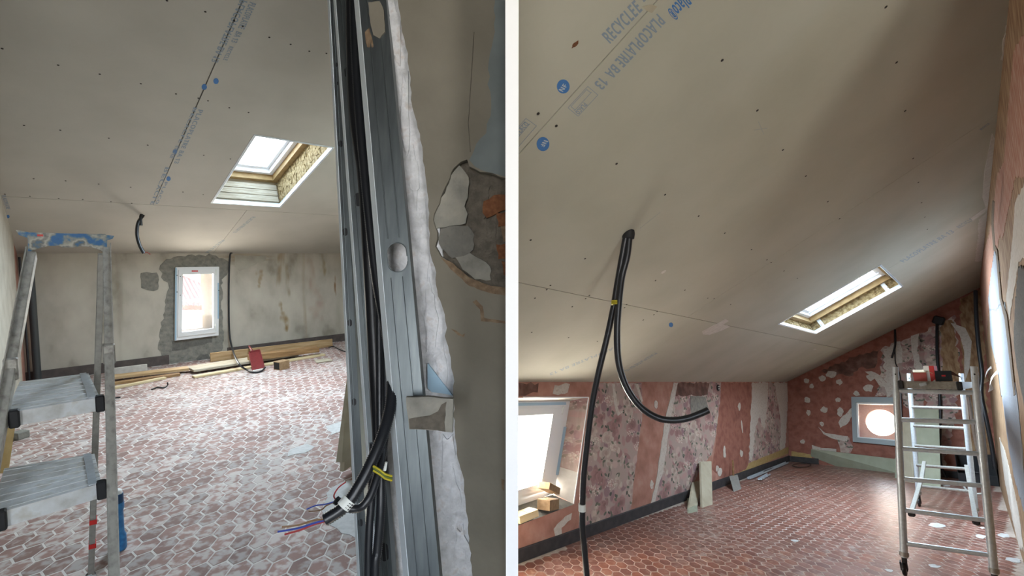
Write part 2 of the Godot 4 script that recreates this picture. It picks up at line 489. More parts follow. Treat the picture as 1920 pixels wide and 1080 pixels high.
	for q in [[2.55, 0.06, 0.34, 0.05, 0.0, "7a6040", 0.5], [2.9, 0.25, 0.035, 0.3, 0.1, "80623c", 0.55], [3.02, 0.42, 0.03, 0.22, 0.0, "7d6848", 0.45], [2.62, 0.32, 0.03, 0.07, 0.0, "86683e", 0.5], [2.6, 0.45, 0.02, 0.06, 0.0, "86683e", 0.5],
			[2.97, 1.05, 0.035, 0.15, -0.1, "7c5a2c", 0.75], [2.9, 0.9, 0.02, 0.12, 0.0, "80623c", 0.5], [3.28, 0.7, 0.03, 0.8, 0.0, "9c8468", 0.35], [3.42, 0.25, 0.05, 0.35, 0.0, "a07a66", 0.4], [3.5, 0.85, 0.07, 0.25, 0.0, "a4786a", 0.4],
			[3.62, 0.2, 0.03, 0.16, 0.0, "7d6a3e", 0.45], [3.8, 0.55, 0.012, 0.14, 0.0, "6e4424", 0.7], [0.92, 0.6, 0.03, 0.7, 0.0, "948b7c", 0.5], [3.9, 0.7, 0.1, 0.7, 0.0, "8d8775", 0.35], [2.35, 0.12, 0.2, 0.07, 0.3, "8c8474", 0.5]]:
		for k in 16:
			var c := Vector2(rng.randfn(0, q[2] * 0.55), rng.randf_range(-1, 1) * q[3]).rotated(q[4]) + Vector2(q[0], q[1])
			disc(img, Vector2(c.x * s, c.y * 320.0 / 1.5), (q[2] * rng.randf_range(0.35, 1.0) + 0.008) * s, (q[3] * rng.randf_range(0.2, 0.5) + 0.01) * 320.0 / 1.5, q[4], Color(Color(q[5]), q[6] * rng.randf_range(0.15, 0.5)), 1.0)
	M.stained = uv_tex(tex(img), 0.95)
	M.stained.uv1_scale = Vector3(1.0 / 4.8, -1.0 / 1.5, 1)

func ceil_face(r: Room, ang: float) -> Face:
	var c := cos(deg_to_rad(ang)); var s := sin(deg_to_rad(ang))
	return Face.new(r, Transform3D(Basis(Vector3(1, 0, 0), Vector3(0, s, c), Vector3(0, -c, s)), Vector3(0, 1.5, 0)))

func boards(parent: Node, f: Face, panels: Array, hole: PackedVector2Array, clip: PackedVector2Array, m: Material):     # plasterboards of a sloping ceiling, one mesh each
	var mid := (hole[0].y + hole[2].y) / 2.0
	var i := 0
	for p in panels:
		var b := Mb.new()
		for half in [rect(p[0], p[1], p[2], min(p[3], mid)), rect(p[0], max(p[1], mid), p[2], p[3])]:
			if (half[2] - half[1]).y <= 0.0: continue
			for q in Geometry2D.clip_polygons(half, hole):
				for q2 in Geometry2D.intersect_polygons(q, clip): b.prism(q2, Transform3D(), -0.013, 0.0)
		part(parent, "plasterboard", b, m)
		i += 1

func screws(parent: Node, f: Face, px: Array, m: Material, r := 0.007):
	var b := Mb.new(); var o := PackedVector2Array()
	for k in 8: o.append(Vector2.from_angle(TAU * k / 8) * r)
	b.prism(o, Transform3D(), -0.004, 0.0012)
	var mesh := b.done()
	for i in range(0, px.size(), 2):
		var q := f.p(px[i], px[i + 1])
		put(parent, "screw", mesh, m, Transform3D(Basis(), Vector3(q.x, q.y, 0)))

func lettering(parent: Node, f: Face, called: String, text: String, from: Vector2, to: Vector2, top: Vector2, m: Material) -> MeshInstance3D:
	# flat print on a face: from and to are the ends of the baseline, top is above its start
	var t := TextMesh.new()
	var sf := SystemFont.new(); sf.font_names = PackedStringArray(["Droid Sans"]); sf.font_weight = 700
	t.font = sf; t.text = text; t.font_size = 32; t.pixel_size = 0.01; t.depth = 0.02
	t.horizontal_alignment = HORIZONTAL_ALIGNMENT_LEFT; t.vertical_alignment = VERTICAL_ALIGNMENT_BOTTOM
	var box := t.get_aabb()
	var d := to - from
	var up := d.orthogonal().normalized()
	if up.dot(top - from) < 0.0: up = -up
	up *= absf((top - from).dot(up))
	var bx := Vector3(d.x, d.y, 0) / box.size.x
	var by := Vector3(up.x, up.y, 0) / box.size.y
	var o := Vector3(from.x, from.y, 0.0008) - bx * box.position.x - by * box.position.y
	return put(parent, called, t, m, Transform3D(Basis(bx, by, Vector3(0, 0, 0.03)), o))

func tiles(r: Room, parent: Node, size: Vector2, pointy: bool, turn: float, tone: String, keep: Callable):
	# hexagonal clay tiles: u across the picture, v into it
	var u2 := Vector2(r.xf.basis.inverse().x.x, 0)
	var ru := r.xf.basis.inverse() * Vector3.RIGHT
	var u := Vector3(ru.x, 0, ru.z).normalized().rotated(Vector3.UP, turn)
	var v := Vector3.UP.cross(u)
	var hexa := []
	for k in 6:
		var a := TAU * k / 6.0 + (PI / 6.0 if pointy else 0.0)
		hexa.append(Vector2(cos(a) * size.x, sin(a) * size.y))
	var meshes := []
	for k in 3:
		var b := Mb.new()
		var g := RandomNumberGenerator.new(); g.seed = 90 + k
		var top := []; var rim := []; var low := []
		for h in hexa:
			var w: Vector2 = h * g.randf_range(0.97, 1.0)
			top.append((u * w.x + v * w.y) * 0.92 + Vector3.UP * g.randf_range(0.0, 0.0004))
			rim.append((u * w.x + v * w.y) * 0.94 - Vector3.UP * 0.0007)
			low.append((u * w.x + v * w.y) * 0.94 - Vector3.UP * 0.006)
		for i in 6:
			var j := (i + 1) % 6
			b.tri(Vector3(0, 0.0006, 0), top[i], top[j], Vector3.UP)
			b.quad(top[i], top[j], rim[j], rim[i], top[i] + top[j] + Vector3.UP * 0.05)
			b.quad(rim[i], rim[j], low[j], low[i], rim[i] + rim[j])
		meshes.append(b.done())
	var px := size.x * (sqrt(3.0) if pointy else 1.5) * (1.0 if not pointy else 1.0)
	var py := size.y * (1.5 if pointy else sqrt(3.0))
	var found := []
	for i in range(-140, 141):
		for j in range(-140, 141):
			var q := Vector2(i * px + (px / 2.0 if pointy and j % 2 != 0 else 0.0), j * py + (py / 2.0 if not pointy and i % 2 != 0 else 0.0))
			var p := u * q.x + v * q.y + Vector3(r.eye.x, 0, r.eye.z)
			if not keep.call(p): continue
			var s := r.pix(p)
			if s.z < 1.0: continue
			found.append([s, p])
	var inside := func(s: Vector3) -> bool: return s.y < 1100.0 and s.x > (0.0 if tone == "left" else 965.0) and s.x < (700.0 if tone == "left" else 1925.0)
	found.sort_custom(func(a, b): return (a[0].z + (0.0 if inside.call(a[0]) else 50.0)) < (b[0].z + (0.0 if inside.call(b[0]) else 50.0)))
	var rest := []
	for n in found.size():
		var xf := Transform3D(Basis(Vector3.RIGHT, rng.randf_range(-0.003, 0.003)) * Basis(Vector3.BACK, rng.randf_range(-0.003, 0.003)), found[n][1] + Vector3.UP * rng.randf_range(-0.0005, 0.0))
		if n < 300: put(parent, "hex_tile", meshes[n % 3], M["tile_%s_%d" % [tone, rng.randi() % 4]], xf)
		else: rest.append(xf)
	var mm := MultiMesh.new(); mm.transform_format = MultiMesh.TRANSFORM_3D; mm.use_colors = true; mm.mesh = meshes[0]
	mm.instance_count = rest.size()
	for n in rest.size():
		mm.set_instance_transform(n, rest[n])
		mm.set_instance_color(n, Color.WHITE.darkened(rng.randf_range(0, 0.3)))
	var o := MultiMeshInstance3D.new(); o.name = "hex_tiles_beyond"; o.multimesh = mm
	var m: StandardMaterial3D = M["tile_%s_0" % tone].duplicate(); m.vertex_color_use_as_albedo = true
	o.material_override = m; o.set_meta("kind", "stuff")
	parent.add_child(o, true)

func skylight(r: Room, f: Face, called: String, label: String, x0: float, x1: float, s0: float, s1: float, deep: float, wood_face: bool):
	var o := Node3D.new(); o.name = numbered(self, called); add_child(o, true)
	o.transform = r.xf * f.xf
	o.set_meta("kind", "structure"); o.set_meta("label", label)
	var w := x1 - x0; var h := s1 - s0
	var cx := (x0 + x1) / 2.0; var cy := (s0 + s1) / 2.0
	var sides := [[Vector3(x0 - 0.03, cy, 0), Vector3(0.05, h + 0.1, 0), "wool"], [Vector3(x1 + 0.03, cy, 0), Vector3(0.05, h + 0.1, 0), "wool"], [Vector3(cx, s0 - 0.03, 0), Vector3(w, 0.05, 0), "old_wood" if wood_face else "wool"], [Vector3(cx, s1 + 0.03, 0), Vector3(w, 0.05, 0), "wool"]]
	for q in sides:      # insulated sides of the shaft, with a crumpled surface
		var b := Mb.new()
		b.box(Transform3D(Basis(), q[0] + Vector3(0, 0, -deep / 2.0 - 0.02)), Vector3(q[1].x, q[1].y, deep + 0.02))
		part(o, "shaft_lining", b, M[q[2]])
	var g := RandomNumberGenerator.new(); g.seed = 5
	for q in [[0, x0], [1, x1]] + ([] if wood_face else [[2, s0], [3, s1]]):      # tufts of mineral wool
		var b := Mb.new()
		for k in 70:
			var along := g.randf(); var up := g.randf_range(0.08, deep - 0.1)
			var c := Vector3(q[1], s0 + along * h, -up) if q[0] < 2 else Vector3(x0 + along * w, q[1], -up)
			var sz := g.randf_range(0.02, 0.05)
			var ax := Vector3(g.randf_range(-0.2, 0.2), g.randf_range(-1, 1), g.randf_range(-1, 1)) if q[0] < 2 else Vector3(g.randf_range(-1, 1), g.randf_range(-0.2, 0.2), g.randf_range(-1, 1))
			ax = ax.normalized()
			b.tube([c - ax * sz, c - ax * sz * 0.5 + Vector3(g.randf(), g.randf(), g.randf()) * 0.006, c + ax * sz * 0.5, c + ax * sz], 0.005, 5, 0.0, 0.004)
		part(o, "wool_tufts", b, M.wool).set_meta("kind", "stuff")
	if wood_face:
		for k in 3:
			var b := Mb.new()
			b.box(Transform3D(Basis(), Vector3(cx, s0 + 0.004, -0.1 - 0.075 * k)), Vector3(w - 0.02, 0.02, 0.07), 0.004)
			part(o, "lath", b, M.old_wood)
	for q in [[Vector3(x0 + 0.006, cy, -0.02), Vector3(0.012, h, 0.05)], [Vector3(x1 - 0.006, cy, -0.02), Vector3(0.012, h, 0.05)], [Vector3(cx, s0 + 0.006, -0.02), Vector3(w, 0.012, 0.05)], [Vector3(cx, s1 - 0.006, -0.02), Vector3(w, 0.012, 0.05)]]:
		var b := Mb.new()
		b.box(Transform3D(Basis(), q[0]), q[1], 0.002)
		var thin := Vector3(q[1].x, q[1].y, 0.006)
		for e in 2: thin[e] = 0.022 if q[1][e] < 0.02 else q[1][e]
		b.box(Transform3D(Basis(), q[0] + Vector3(0, 0, 0.022)), thin, 0.002)
		part(o, "edge_profile", b, M.lip)
	for k in 0 if wood_face else 2:
		var b := Mb.new(); var sy: float = [s0 + 0.14, s1 - 0.16][k]
		b.bar(Vector3(x1 - 0.004, sy, 0.0), Vector3(x1 - 0.004, sy, -deep + 0.05), 0.05, 0.014, Vector3.RIGHT, 0.002)
		part(o, "metal_upright", b, M.lip)
	var frames := [["timber_frame", "pine", 0.0, 0.055, 0.09, -deep + 0.05], ["sash_frame", "pvc", 0.04, 0.06, 0.05, -deep - 0.0], ["outer_frame", "pvc", 0.085, 0.05, 0.04, -deep - 0.05]]
	for q in frames:
		var b := Mb.new()
		var i: float = q[2]; var t: float = q[3]
		holed(b, x0 + i - 0.01, s0 + i - 0.01, x1 - i + 0.01, s1 - i + 0.01, x0 + i + t, s0 + i + t, x1 - i - t, s1 - i - t, Transform3D(), q[5] - q[4] / 2.0, q[5] + q[4] / 2.0)
		part(o, q[0], b, M[q[1]])
	var gl := Mb.new()
	gl.box(Transform3D(Basis(), Vector3(cx, cy, -deep - 0.06)), Vector3(w - 0.2, h - 0.2, 0.004))
	part(o, "glass_pane", gl, M.glass)
	# daylight entering by the pane
	var a := AreaLight3D.new(); a.name = "skylight_daylight"
	a.area_size = Vector2(w - 0.25, h - 0.25); a.light_energy = SKY_LIGHT[called]; a.light_color = Color(0.86, 0.94, 1.0); a.shadow_enabled = true
	a.area_range = 12.0; a.area_attenuation = 2.0
	a.transform = r.xf * f.xf * Transform3D(Basis(Vector3.UP, PI), Vector3(cx, cy, -0.03))
	add_child(a)
	return o

const SKY_LIGHT := {"window_2": 10.0, "window_4": 12.5}

# ---------------------------------------------------------------- left room
var lk: Face      # long low wall with the window
var lc: Face      # sloping ceiling
func radial(r: Room, px: float) -> float:     # where the sight line of that column meets the low wall
	return r.wl(px, 600).x

func left_shell():
	lk = Face.new(L, Transform3D())
	lc = ceil_face(L, 19.0)
	var edge := radial(L, 712)
	var far_s := L.eye.z / cos(deg_to_rad(19.0))
	var b := Mb.new()
	b.prism(PackedVector2Array([Vector2(-0.5, 0.3), Vector2(edge + 0.1, 0.3), Vector2(0.35, -7.4), Vector2(2.19, -8.0), Vector2(2.1, -8.7), Vector2(0, -10.9), Vector2(-3.2, -7.9), Vector2(-0.6, -5.3)]), Transform3D(Basis(Vector3.RIGHT, -PI / 2), Vector3(0, -0.0012, 0)), -0.2, 0.0)
	var fl := struct("floor", "dust-whitened red hexagon tile floor of the left attic room", L, b, M.grout_left)
	tiles(L, fl, Vector2(0.0535, 0.0825), true, 0.1, "left", func(p: Vector3) -> bool:
		var s := L.pix(p)
		return p.z > 0.03 and p.x > 0.05 - 0.065 * p.z and p.x < edge * (1.0 - p.z / L.eye.z) - 0.03 and p.x < 4.5 and s.z > 0 and s.y < 1130 and s.x > -60)
	var ff := Face.new(L, Transform3D(Basis(Vector3.RIGHT, -PI / 2), Vector3.ZERO))
	for q in [[[612, 925, 640, 905, 672, 898, 690, 930, 690, 1000, 668, 1010, 640, 1000, 618, 985, 604, 960], 1], [[545, 842, 575, 832, 590, 838, 570, 850, 540, 856], 2], [[610, 800, 640, 790, 645, 806, 620, 816], 3]]:
		piece(fl, ff, "plaster_spill", q[0], M.spill, 0.0022, 0.02, q[1]).transform = ff.xf
	# long low wall, 0.75 m thick, with the window opening
	b = Mb.new()
	holed(b, -0.4, -0.1, edge + 0.15, 1.5, 1.545, 0.36, 2.005, 1.275, Transform3D(), -0.75, 0.0)
	var wk := struct("wall_back", "low off-white plaster wall with rust stains around the left room's small window", L, b, M.stained)
	b = Mb.new()
	for q in [[rect(1.535, 0.35, 1.548, 1.285)], [rect(2.002, 0.35, 2.015, 1.285)], [rect(1.545, 0.345, 2.005, 0.363)], [rect(1.545, 1.272, 2.005, 1.285)]]:
		b.prism(q[0], Transform3D(), -0.74, -0.03)
	part(wk, "window_reveal", b, M.reveal)
	# cement round the window, and a square patch
	b = Mb.new()
	var outer := lk.poly([300, 498, 312, 486, 340, 480, 360, 477, 398, 478, 418, 484, 430, 492, 428, 508, 420, 520, 414, 535, 418, 548, 414, 566, 417, 590, 419, 628, 417, 645, 415, 658, 404, 662, 386, 668, 366, 676, 345, 684, 322, 682, 306, 672, 296, 655, 298, 630, 303, 612, 306, 590, 309, 565, 317, 540, 315, 530, 302, 520])
	var ring := jag(outer, 0.02, 0.04, 3)
	for half in [rect(0.5, -0.5, 1.775, 2.0), rect(1.775, -0.5, 3.5, 2.0)]:
		for q in Geometry2D.intersect_polygons(ring, half):
			for q2 in Geometry2D.clip_polygons(q, rect(1.545, 0.36, 2.005, 1.275)): b.prism(q2, Transform3D(), -0.001, 0.006)
	part(wk, "cement_patch", b, M.cement)
	b = Mb.new()
	b.prism(jag(lk.poly([264, 512, 276, 510, 294, 511, 298, 524, 296, 543, 288, 546, 276, 544, 265, 540]), 0.012, 0.04, 4), Transform3D(), -0.001, 0.008)
	part(wk, "cement_patch", b, M.cement)
	b = Mb.new()
	b.prism(jag(lk.poly([322, 640, 360, 634, 398, 630, 397, 642, 370, 648, 340, 656, 322, 658]), 0.012, 0.04, 5), Transform3D(), 0.004, 0.009)
	part(wk, "cement_patch", b, M.cement_dark)
	b = Mb.new()
	b.prism(jag(lk.poly([368, 672, 376, 664, 390, 663, 394, 672, 386, 680, 370, 682]), 0.01, 0.04, 6), Transform3D(), 0.004, 0.012)
	part(wk, "cement_patch", b, M.cement_dark)
	b = Mb.new()
	b.prism(jag(lk.poly([440, 478, 500, 480, 498, 488, 470, 500, 448, 508, 440, 500]), 0.012, 0.05, 7), Transform3D(), -0.001, 0.003)
	part(wk, "damp_patch", b, M.plaster_left)
	# dark plinth along the foot of the wall, in two runs
	b = Mb.new()
	for q in [[-0.1, 1.42], [2.13, edge + 0.1]]: b.box(Transform3D(Basis(), Vector3((q[0] + q[1]) / 2, 0.06, 0.008)), Vector3(q[1] - q[0], 0.13, 0.016), 0.003)
	struct("baseboard_left", "dark grey painted plinth at the foot of the left room's low wall", L, b, M.plinth)
	# left end wall, close to the line of sight, with bare pink render by the pipe
	var d := Vector3(1, 0, 0.065).normalized()
	var lf := Face.new(L, Transform3D(Basis(Vector3.UP.cross(d), Vector3.UP, d), Vector3(0.046, 0, 0)))
	b = Mb.new()
	b.prism(PackedVector2Array([Vector2(0.1, -0.1), Vector2(-5.4, -0.1), Vector2(-5.4, 3.6), Vector2(0.1, 1.55)]), Transform3D(), -0.15, -0.012)
	var wl := struct("wall_left", "off-white plastered end wall at the far left edge of the left room", L, b, M.pink, lf.xf)
	b = Mb.new()
	b.prism(jag(PackedVector2Array([Vector2(-0.62, -0.1), Vector2(-5.4, -0.1), Vector2(-5.4, 3.55), Vector2(-0.5, 1.68), Vector2(-0.56, 1.1)]), 0.012, 0.06, 8), Transform3D(), -0.013, 0.0)
	part(wl, "plaster_coat", b, M.plaster_left)
	# right side, behind the metal studs: runs along the line of sight
	var r0 := Vector3(edge, 0, 0); var r1 := Vector3(edge * (1.0 - 6.7 / L.eye.z), 0, 6.7)
	b = Mb.new()
	b.bar(r0 + Vector3(0.05, 2.1, 0), r1 + Vector3(0.05, 2.1, 0), 0.06, 4.6)
	struct("wall_right", "plain plaster side wall of the left room behind the metal studs", L, b, M.plaster_left)
	# ceiling
	var clip := PackedVector2Array([Vector2(-0.7, -0.06), Vector2(edge + 0.1, -0.06), Vector2((edge + 0.1) * (1.0 - 5.3 / L.eye.z), 5.6), Vector2(-0.7, 5.6)])
	var hole := rect(1.59, 1.735, 2.34, 3.289)
	b = Mb.new()
	for half in [rect(-0.7, -0.06, 5, 2.5), rect(-0.7, 2.5, 5, 5.6)]:
		for q in Geometry2D.clip_polygons(half, rect(1.53, 1.675, 2.4, 3.35)):
			for q2 in Geometry2D.intersect_polygons(q, clip): b.prism(q2, Transform3D(), -0.12, -0.016)
	var ce := struct("ceiling", "sloping ceiling of bare plasterboard in the left room with one skylight", L, b, M.backing, lc.xf)
	boards(ce, lc, [[-0.7, 1.588, 1.076, 5.6], [1.084, 1.588, 5.0, 5.6], [-0.7, 0.0, 2.0, 1.582], [2.004, 0.0, 5.0, 1.582]], hole, clip, M.board_left)
	screws(ce, lc, [109, 122, 187, 139, 264, 157, 330, 176, 45, 235, 113, 244, 204, 259, 277, 272, 4, 91, 313, 1, 385, 22, 439, 39, 455, 49, 372, 184, 390, 189, 430, 202, 466, 211, 382, 291, 432, 298, 63, 335, 123, 339, 185, 345, 245, 351, 9, 364, 56, 368, 110, 372, 155, 374, 208, 378, 247, 381, 343, 360, 381, 365, 505, 70, 545, 83, 580, 96, 612, 100], M.hole)
	# print along the board edges
	for q in [["PLACOPLATRE BA 13", 464, 3, 408, 118, 450, -1], ["RECYCLE", 370, 202, 340, 268, 364, 199], ["PLACOPLATRE", 338, 274, 326, 297, 331, 270], ["RECYCLE", 318, 314, 288, 384, 311, 311],
			["PLACOPLATRE", 468, 3, 446, 52, 480, 8], ["BA 13", 443, 58, 433, 78, 453, 63], ["RECYCLE", 430, 86, 418, 112, 438, 88], ["PLACOPLATRE BA 13", 372, 205, 326, 306, 381, 207], ["PLACO", 309, 341, 291, 382, 314, 343],
			["PLACOPLATRE BA 13", 473, 406, 436, 436, 477, 409], ["RECYCLE", 416, 450, 384, 474, 420, 452], ["PLACOPLATRE", 3, 366, 12, 392, 10, 364]]:
		lettering(ce, lc, "printed_text", q[0], lc.p(q[1], q[2]), lc.p(q[3], q[4]), lc.p(q[5], q[6]), M.ink if q[2] < 400 else M.ink_pale)
	for q in [[383, 163, 5.0], [405, 152, 5.0], [328, 284, 4.0], [316, 335, 4.0], [15, 406, 3.0]]: dot(ce, lc, q[0], q[1], q[2], M.ink_blue)
	skylight(L, lc, "window_2", "skylight in the left room with wool-lined shaft and pine frame", 1.59, 2.34, 1.735, 3.289, 0.42, true)
	# window
	window_left()

func dot(parent: Node, f: Face, px: float, py: float, r: float, m: Material):      # round stamp, r in pixels as it shows
	var b := Mb.new(); var o := PackedVector2Array()
	for k in 20: o.append(f.p(px + cos(TAU * k / 20) * r, py + sin(TAU * k / 20) * r * 1.1))
	b.prism(o, Transform3D(), 0.0, 0.0009)
	part(parent, "printed_dot", b, m)

func frame4(b: Mb, o: PackedVector2Array, i: PackedVector2Array, z0: float, z1: float, xf := Transform3D()):    # a four-sided frame between two outlines, mitred
	for k in 4:
		var n := (k + 1) % 4
		b.prism(PackedVector2Array([o[k], o[n], i[n], i[k]]), xf, z0, z1)

func window_left():
	var o := Node3D.new(); o.name = "window_1"; add_child(o, true); o.transform = L.xf
	o.set_meta("kind", "structure"); o.set_meta("label", "small white plastic window in the cemented opening of the left room")
	var out := lk.poly([328, 501, 409, 500, 408, 628, 326, 638])
	var mid := lk.poly([333, 506, 404, 504, 403, 623, 331, 631])
	var inn := lk.poly([341, 515, 398, 513, 398, 615, 339, 622])
	var b := Mb.new(); frame4(b, out, mid, 0.0, 0.05)
	part(o, "outer_frame", b, M.pvc)
	b = Mb.new(); frame4(b, mid, inn, 0.004, 0.065)
	part(o, "sash", b, M.pvc)
	b = Mb.new(); b.prism(lk.poly([327, 502, 330, 502, 329, 637, 326, 638]), Transform3D(), 0.05, 0.053)
	b.prism(lk.poly([406, 530, 408.5, 530, 408.5, 597, 406, 597]), Transform3D(), 0.05, 0.053)
	part(o, "protective_film", b, M.film)
	b = Mb.new(); b.prism(inn, Transform3D(), 0.025, 0.029)
	part(o, "glass_pane", b, M.glass)
	for q in [[404, 505, 516], [403, 607, 620]]:
		b = Mb.new(); b.tube([L.wl(q[0] + 1, q[1], 0.06), L.wl(q[0] + 1, q[2], 0.06)], 0.009, 8)
		part(o, "hinge", b, M.tape)
	b = Mb.new(); b.prism(lk.poly([357, 507, 369, 507, 369, 509, 357, 509]), Transform3D(), 0.066, 0.068)
	part(o, "vent_slot", b, M.red_flat)
	for q in [[330, 516], [330, 547], [336, 518], [336, 553], [408, 544]]:
		var e := Mb.new(); e.lathe([[0.0, 0.066], [0.006, 0.066], [0.006, 0.06]], Transform3D(Basis(Vector3.RIGHT, PI / 2), Vector3(lk.p(q[0], q[1]).x, lk.p(q[0], q[1]).y, 0.0)), 8)
		part(o, "screw_cap", e, M.rubber)
	# the neighbour's house outside: pantile roof over a pale wall
	var h := thing("neighbouring_house", "neighbour's house with red pantile roof and pale wall outside the left window", "house", L, Vector3(3.2, 0, -6.0))
	var p := func(px, py, z) -> Vector3: return L.wl(px, py, z) - Vector3(3.2, 0, -6.0)
	b = Mb.new(); b.box(Transform3D(Basis(), Vector3(0, -1.6, -0.6)), Vector3(5.0, 3.9, 0.8))
	part(h, "wall", b, M.facade)
	var a0: Vector3 = p.call(334, 577, -6.0); var a1: Vector3 = p.call(396, 577, -6.0)
	var ap: Vector3 = p.call(338, 521, -8.2); var bp: Vector3 = p.call(396, 544, -8.2)
	b = Mb.new(); b.quad(a0 - Vector3(0, 0.05, 0), a1 - Vector3(0, 0.05, 0), bp - Vector3(0, 0.05, 0), ap - Vector3(0, 0.05, 0), Vector3.UP)
	part(h, "roof_deck", b, M.roof_tile)
	for i in 9:      # columns of round tiles running down the slope
		var t := i / 8.0
		b = Mb.new()
		var top: Vector3 = p.call(320.0 + 9.0 * i, 514.0 + 3.2 * i, -8.2); var low: Vector3 = p.call(349.0 + 9.0 * i, 577.0, -6.0)
		b.tube([top, low], 0.07, 8)
		part(h, "tile_row", b, M.roof_tile)
	b = Mb.new(); b.tube([p.call(330, 517, -8.2), p.call(400, 546, -8.2)], 0.09, 8)
	part(h, "ridge", b, M.roof_tile)

func plank(label: String, a: Vector3, b: Vector3, w: float, t: float, m: Material, up := Vector3.UP, group := "", called := "wooden_plank", cat := "plank"):
	var o := thing(called, label, cat, L, (a + b) / 2.0, Basis(), group)
	var q := Mb.new()
	q.bar(a - (a + b) / 2.0, b - (a + b) / 2.0, w, t, up, 0.003)
	part(o, "board", q, m)
	return o

func hose(label: String, called: String, r: Room, pts: Array, rad: float, corr := 0.0, m: Material = null, cat := "cable") -> Node3D:
	var o := thing(called, label, cat, r, pts[0])
	var q := Mb.new(); var loc := []
	for p in pts: loc.append(p - pts[0])
	q.tube(spline(loc, 8), rad, 10, corr)
	part(o, "sheath", q, m if m else M.conduit)
	return o

func left_things():
	var G := "timber offcuts along the left room's low wall"
	# timber lying along the wall: floor pixels of the front foot at both ends, width, height off the floor, thickness
	for q in [["long tan plank on edge against the plinth, behind the other planks", 395, 679, 624, 650, 0.03, 0.0, 0.125, "wood"],
			["thick brown-stained beam lying in front of the long plank, right of the dustpan", 470, 686, 600, 668, 0.14, 0.062, 0.075, "wood_dark"],
			["wide grey board lying flat under the red dustpan", 362, 703, 560, 671, 0.30, 0.03, 0.03, "old_wood"],
			["narrow pale batten lying flat at the front, nearest the cardboard block", 364, 710, 610, 667, 0.09, 0.0, 0.025, "wood_pale"],
			["white painted board at the back of the left timber pile", 200, 709, 277, 699, 0.03, 0.0, 0.11, "filler"],
			["orange-brown plank on top of the left timber pile", 208, 717, 357, 699, 0.16, 0.03, 0.03, "wood"],
			["brown plank under the orange one in the left timber pile", 204, 724, 339, 705, 0.09, 0.0, 0.028, "wood_dark"],
			["pale batten on the floor at the front of the left timber pile", 202, 733, 311, 711, 0.06, 0.0, 0.025, "wood_pale"]]:
		var a := L.fl(q[1], q[2]); var e := L.fl(q[3], q[4])
		var off := Vector3(0, q[6] + q[7] / 2.0, -q[5] / 2.0)
		plank(q[0], a + off, e + off, q[5], q[7], M[q[8]], Vector3.UP, G)
	# red dustpan leaning on the timber
	var at := L.fl(484, 697)
	var o := thing("dustpan", "dusty red dustpan with a short handle leaning on the planks", "dustpan", L, at)
	var c := func(px, py, z) -> Vector3: return L.wl(px, py, z) - at
	var b := Mb.new()
	b.quad(c.call(467, 662, 0.86), c.call(487, 658, 0.86), c.call(496, 691, 1.22), c.call(474, 695, 1.22), Vector3(0, 1, 1))
	b.bar(c.call(467, 662, 0.86), c.call(474, 695, 1.22), 0.012, 0.03); b.bar(c.call(487, 658, 0.86), c.call(496, 691, 1.22), 0.012, 0.03)
	b.bar(c.call(467, 661, 0.85), c.call(487, 657, 0.85), 0.012, 0.035)
	part(o, "pan", b, M.red)
	b = Mb.new(); b.bar(c.call(474, 695, 1.225), c.call(496, 691, 1.225), 0.012, 0.012)
	part(o, "lip", b, M.tape)
	b = Mb.new(); b.tube([c.call(476, 661, 0.85), c.call(471, 655, 0.80), c.call(467, 649, 0.31)], 0.013, 8)
	part(o, "handle", b, M.red)
	# cardboard block, scrap of board, short offcuts of cable
	o = thing("cardboard_box", "small open brown cardboard block standing on the tiles right of the dustpan", "box", L, L.fl(531, 693) + Vector3(0, 0.055, -0.05), Basis(Vector3.UP, 0.35))
	b = Mb.new(); b.box(Transform3D(), Vector3(0.15, 0.11, 0.12), 0.003)
	part(o, "body", b, M.card)
	b = Mb.new(); b.box(Transform3D(Basis(), Vector3(-0.0755, 0, 0)), Vector3(0.003, 0.085, 0.095))
	part(o, "open_end", b, M.hole)
	o = thing("board_scrap", "flat pale scrap of plasterboard on the floor near the far right planks", "scrap", L, L.fl(602, 678) + Vector3(0, 0.006, 0))
	b = Mb.new(); b.prism(PackedVector2Array([Vector2(-0.1, -0.08), Vector2(0.12, -0.1), Vector2(0.13, 0.07), Vector2(-0.05, 0.1)]), Transform3D(Basis(Vector3.RIGHT, -PI / 2)), 0.0, 0.012)
	part(o, "board", b, M.offcut)
	hose("short black offcut of cable on the floor before the left planks", "cable_offcut", L, [L.fl(284, 730, 0.012), L.fl(296, 726, 0.012), L.fl(306, 727, 0.012), L.fl(314, 722, 0.012), L.fl(314, 718, 0.05)], 0.008)
	hose("short dark cable end on the tiles beside the ladder's right rail", "cable_offcut", L, [L.fl(208, 750, 0.012), L.fl(216, 746, 0.014), L.fl(226, 745, 0.012)], 0.008)
	hose("thin dark cable offcut on the floor beyond the far right planks", "cable_offcut", L, [L.fl(616, 651, 0.012), L.fl(626, 650, 0.014), L.fl(636, 655, 0.012), L.fl(647, 659, 0.012)], 0.008)
	# black cable from the top of the wall to the dustpan
	hose("black cable hanging from the top of the low wall and curling round the dustpan", "electric_cable", L, [L.wl(435, 474, 0.02), L.wl(431, 482, 0.04), L.wl(429, 540, 0.04), L.wl(430, 620, 0.06), L.wl(436, 655, 0.25), L.fl(447, 681, 0.12), L.fl(462, 693, 0.03), L.fl(476, 698, 0.014), L.fl(490, 696, 0.014), L.fl(497, 689, 0.03)], 0.012)
	# cable out of the ceiling
	var hp := L.ce(268, 404)
	o = hose("black cable end hanging out of a hole in the left room's sloping ceiling", "electric_cable", L, [hp + Vector3(0, 0.03, 0), hp, L.dep(259, 418, 5.35), L.dep(257, 440, 5.33), L.dep(262, 460, 5.33), L.dep(270, 475, 5.35)], 0.017)
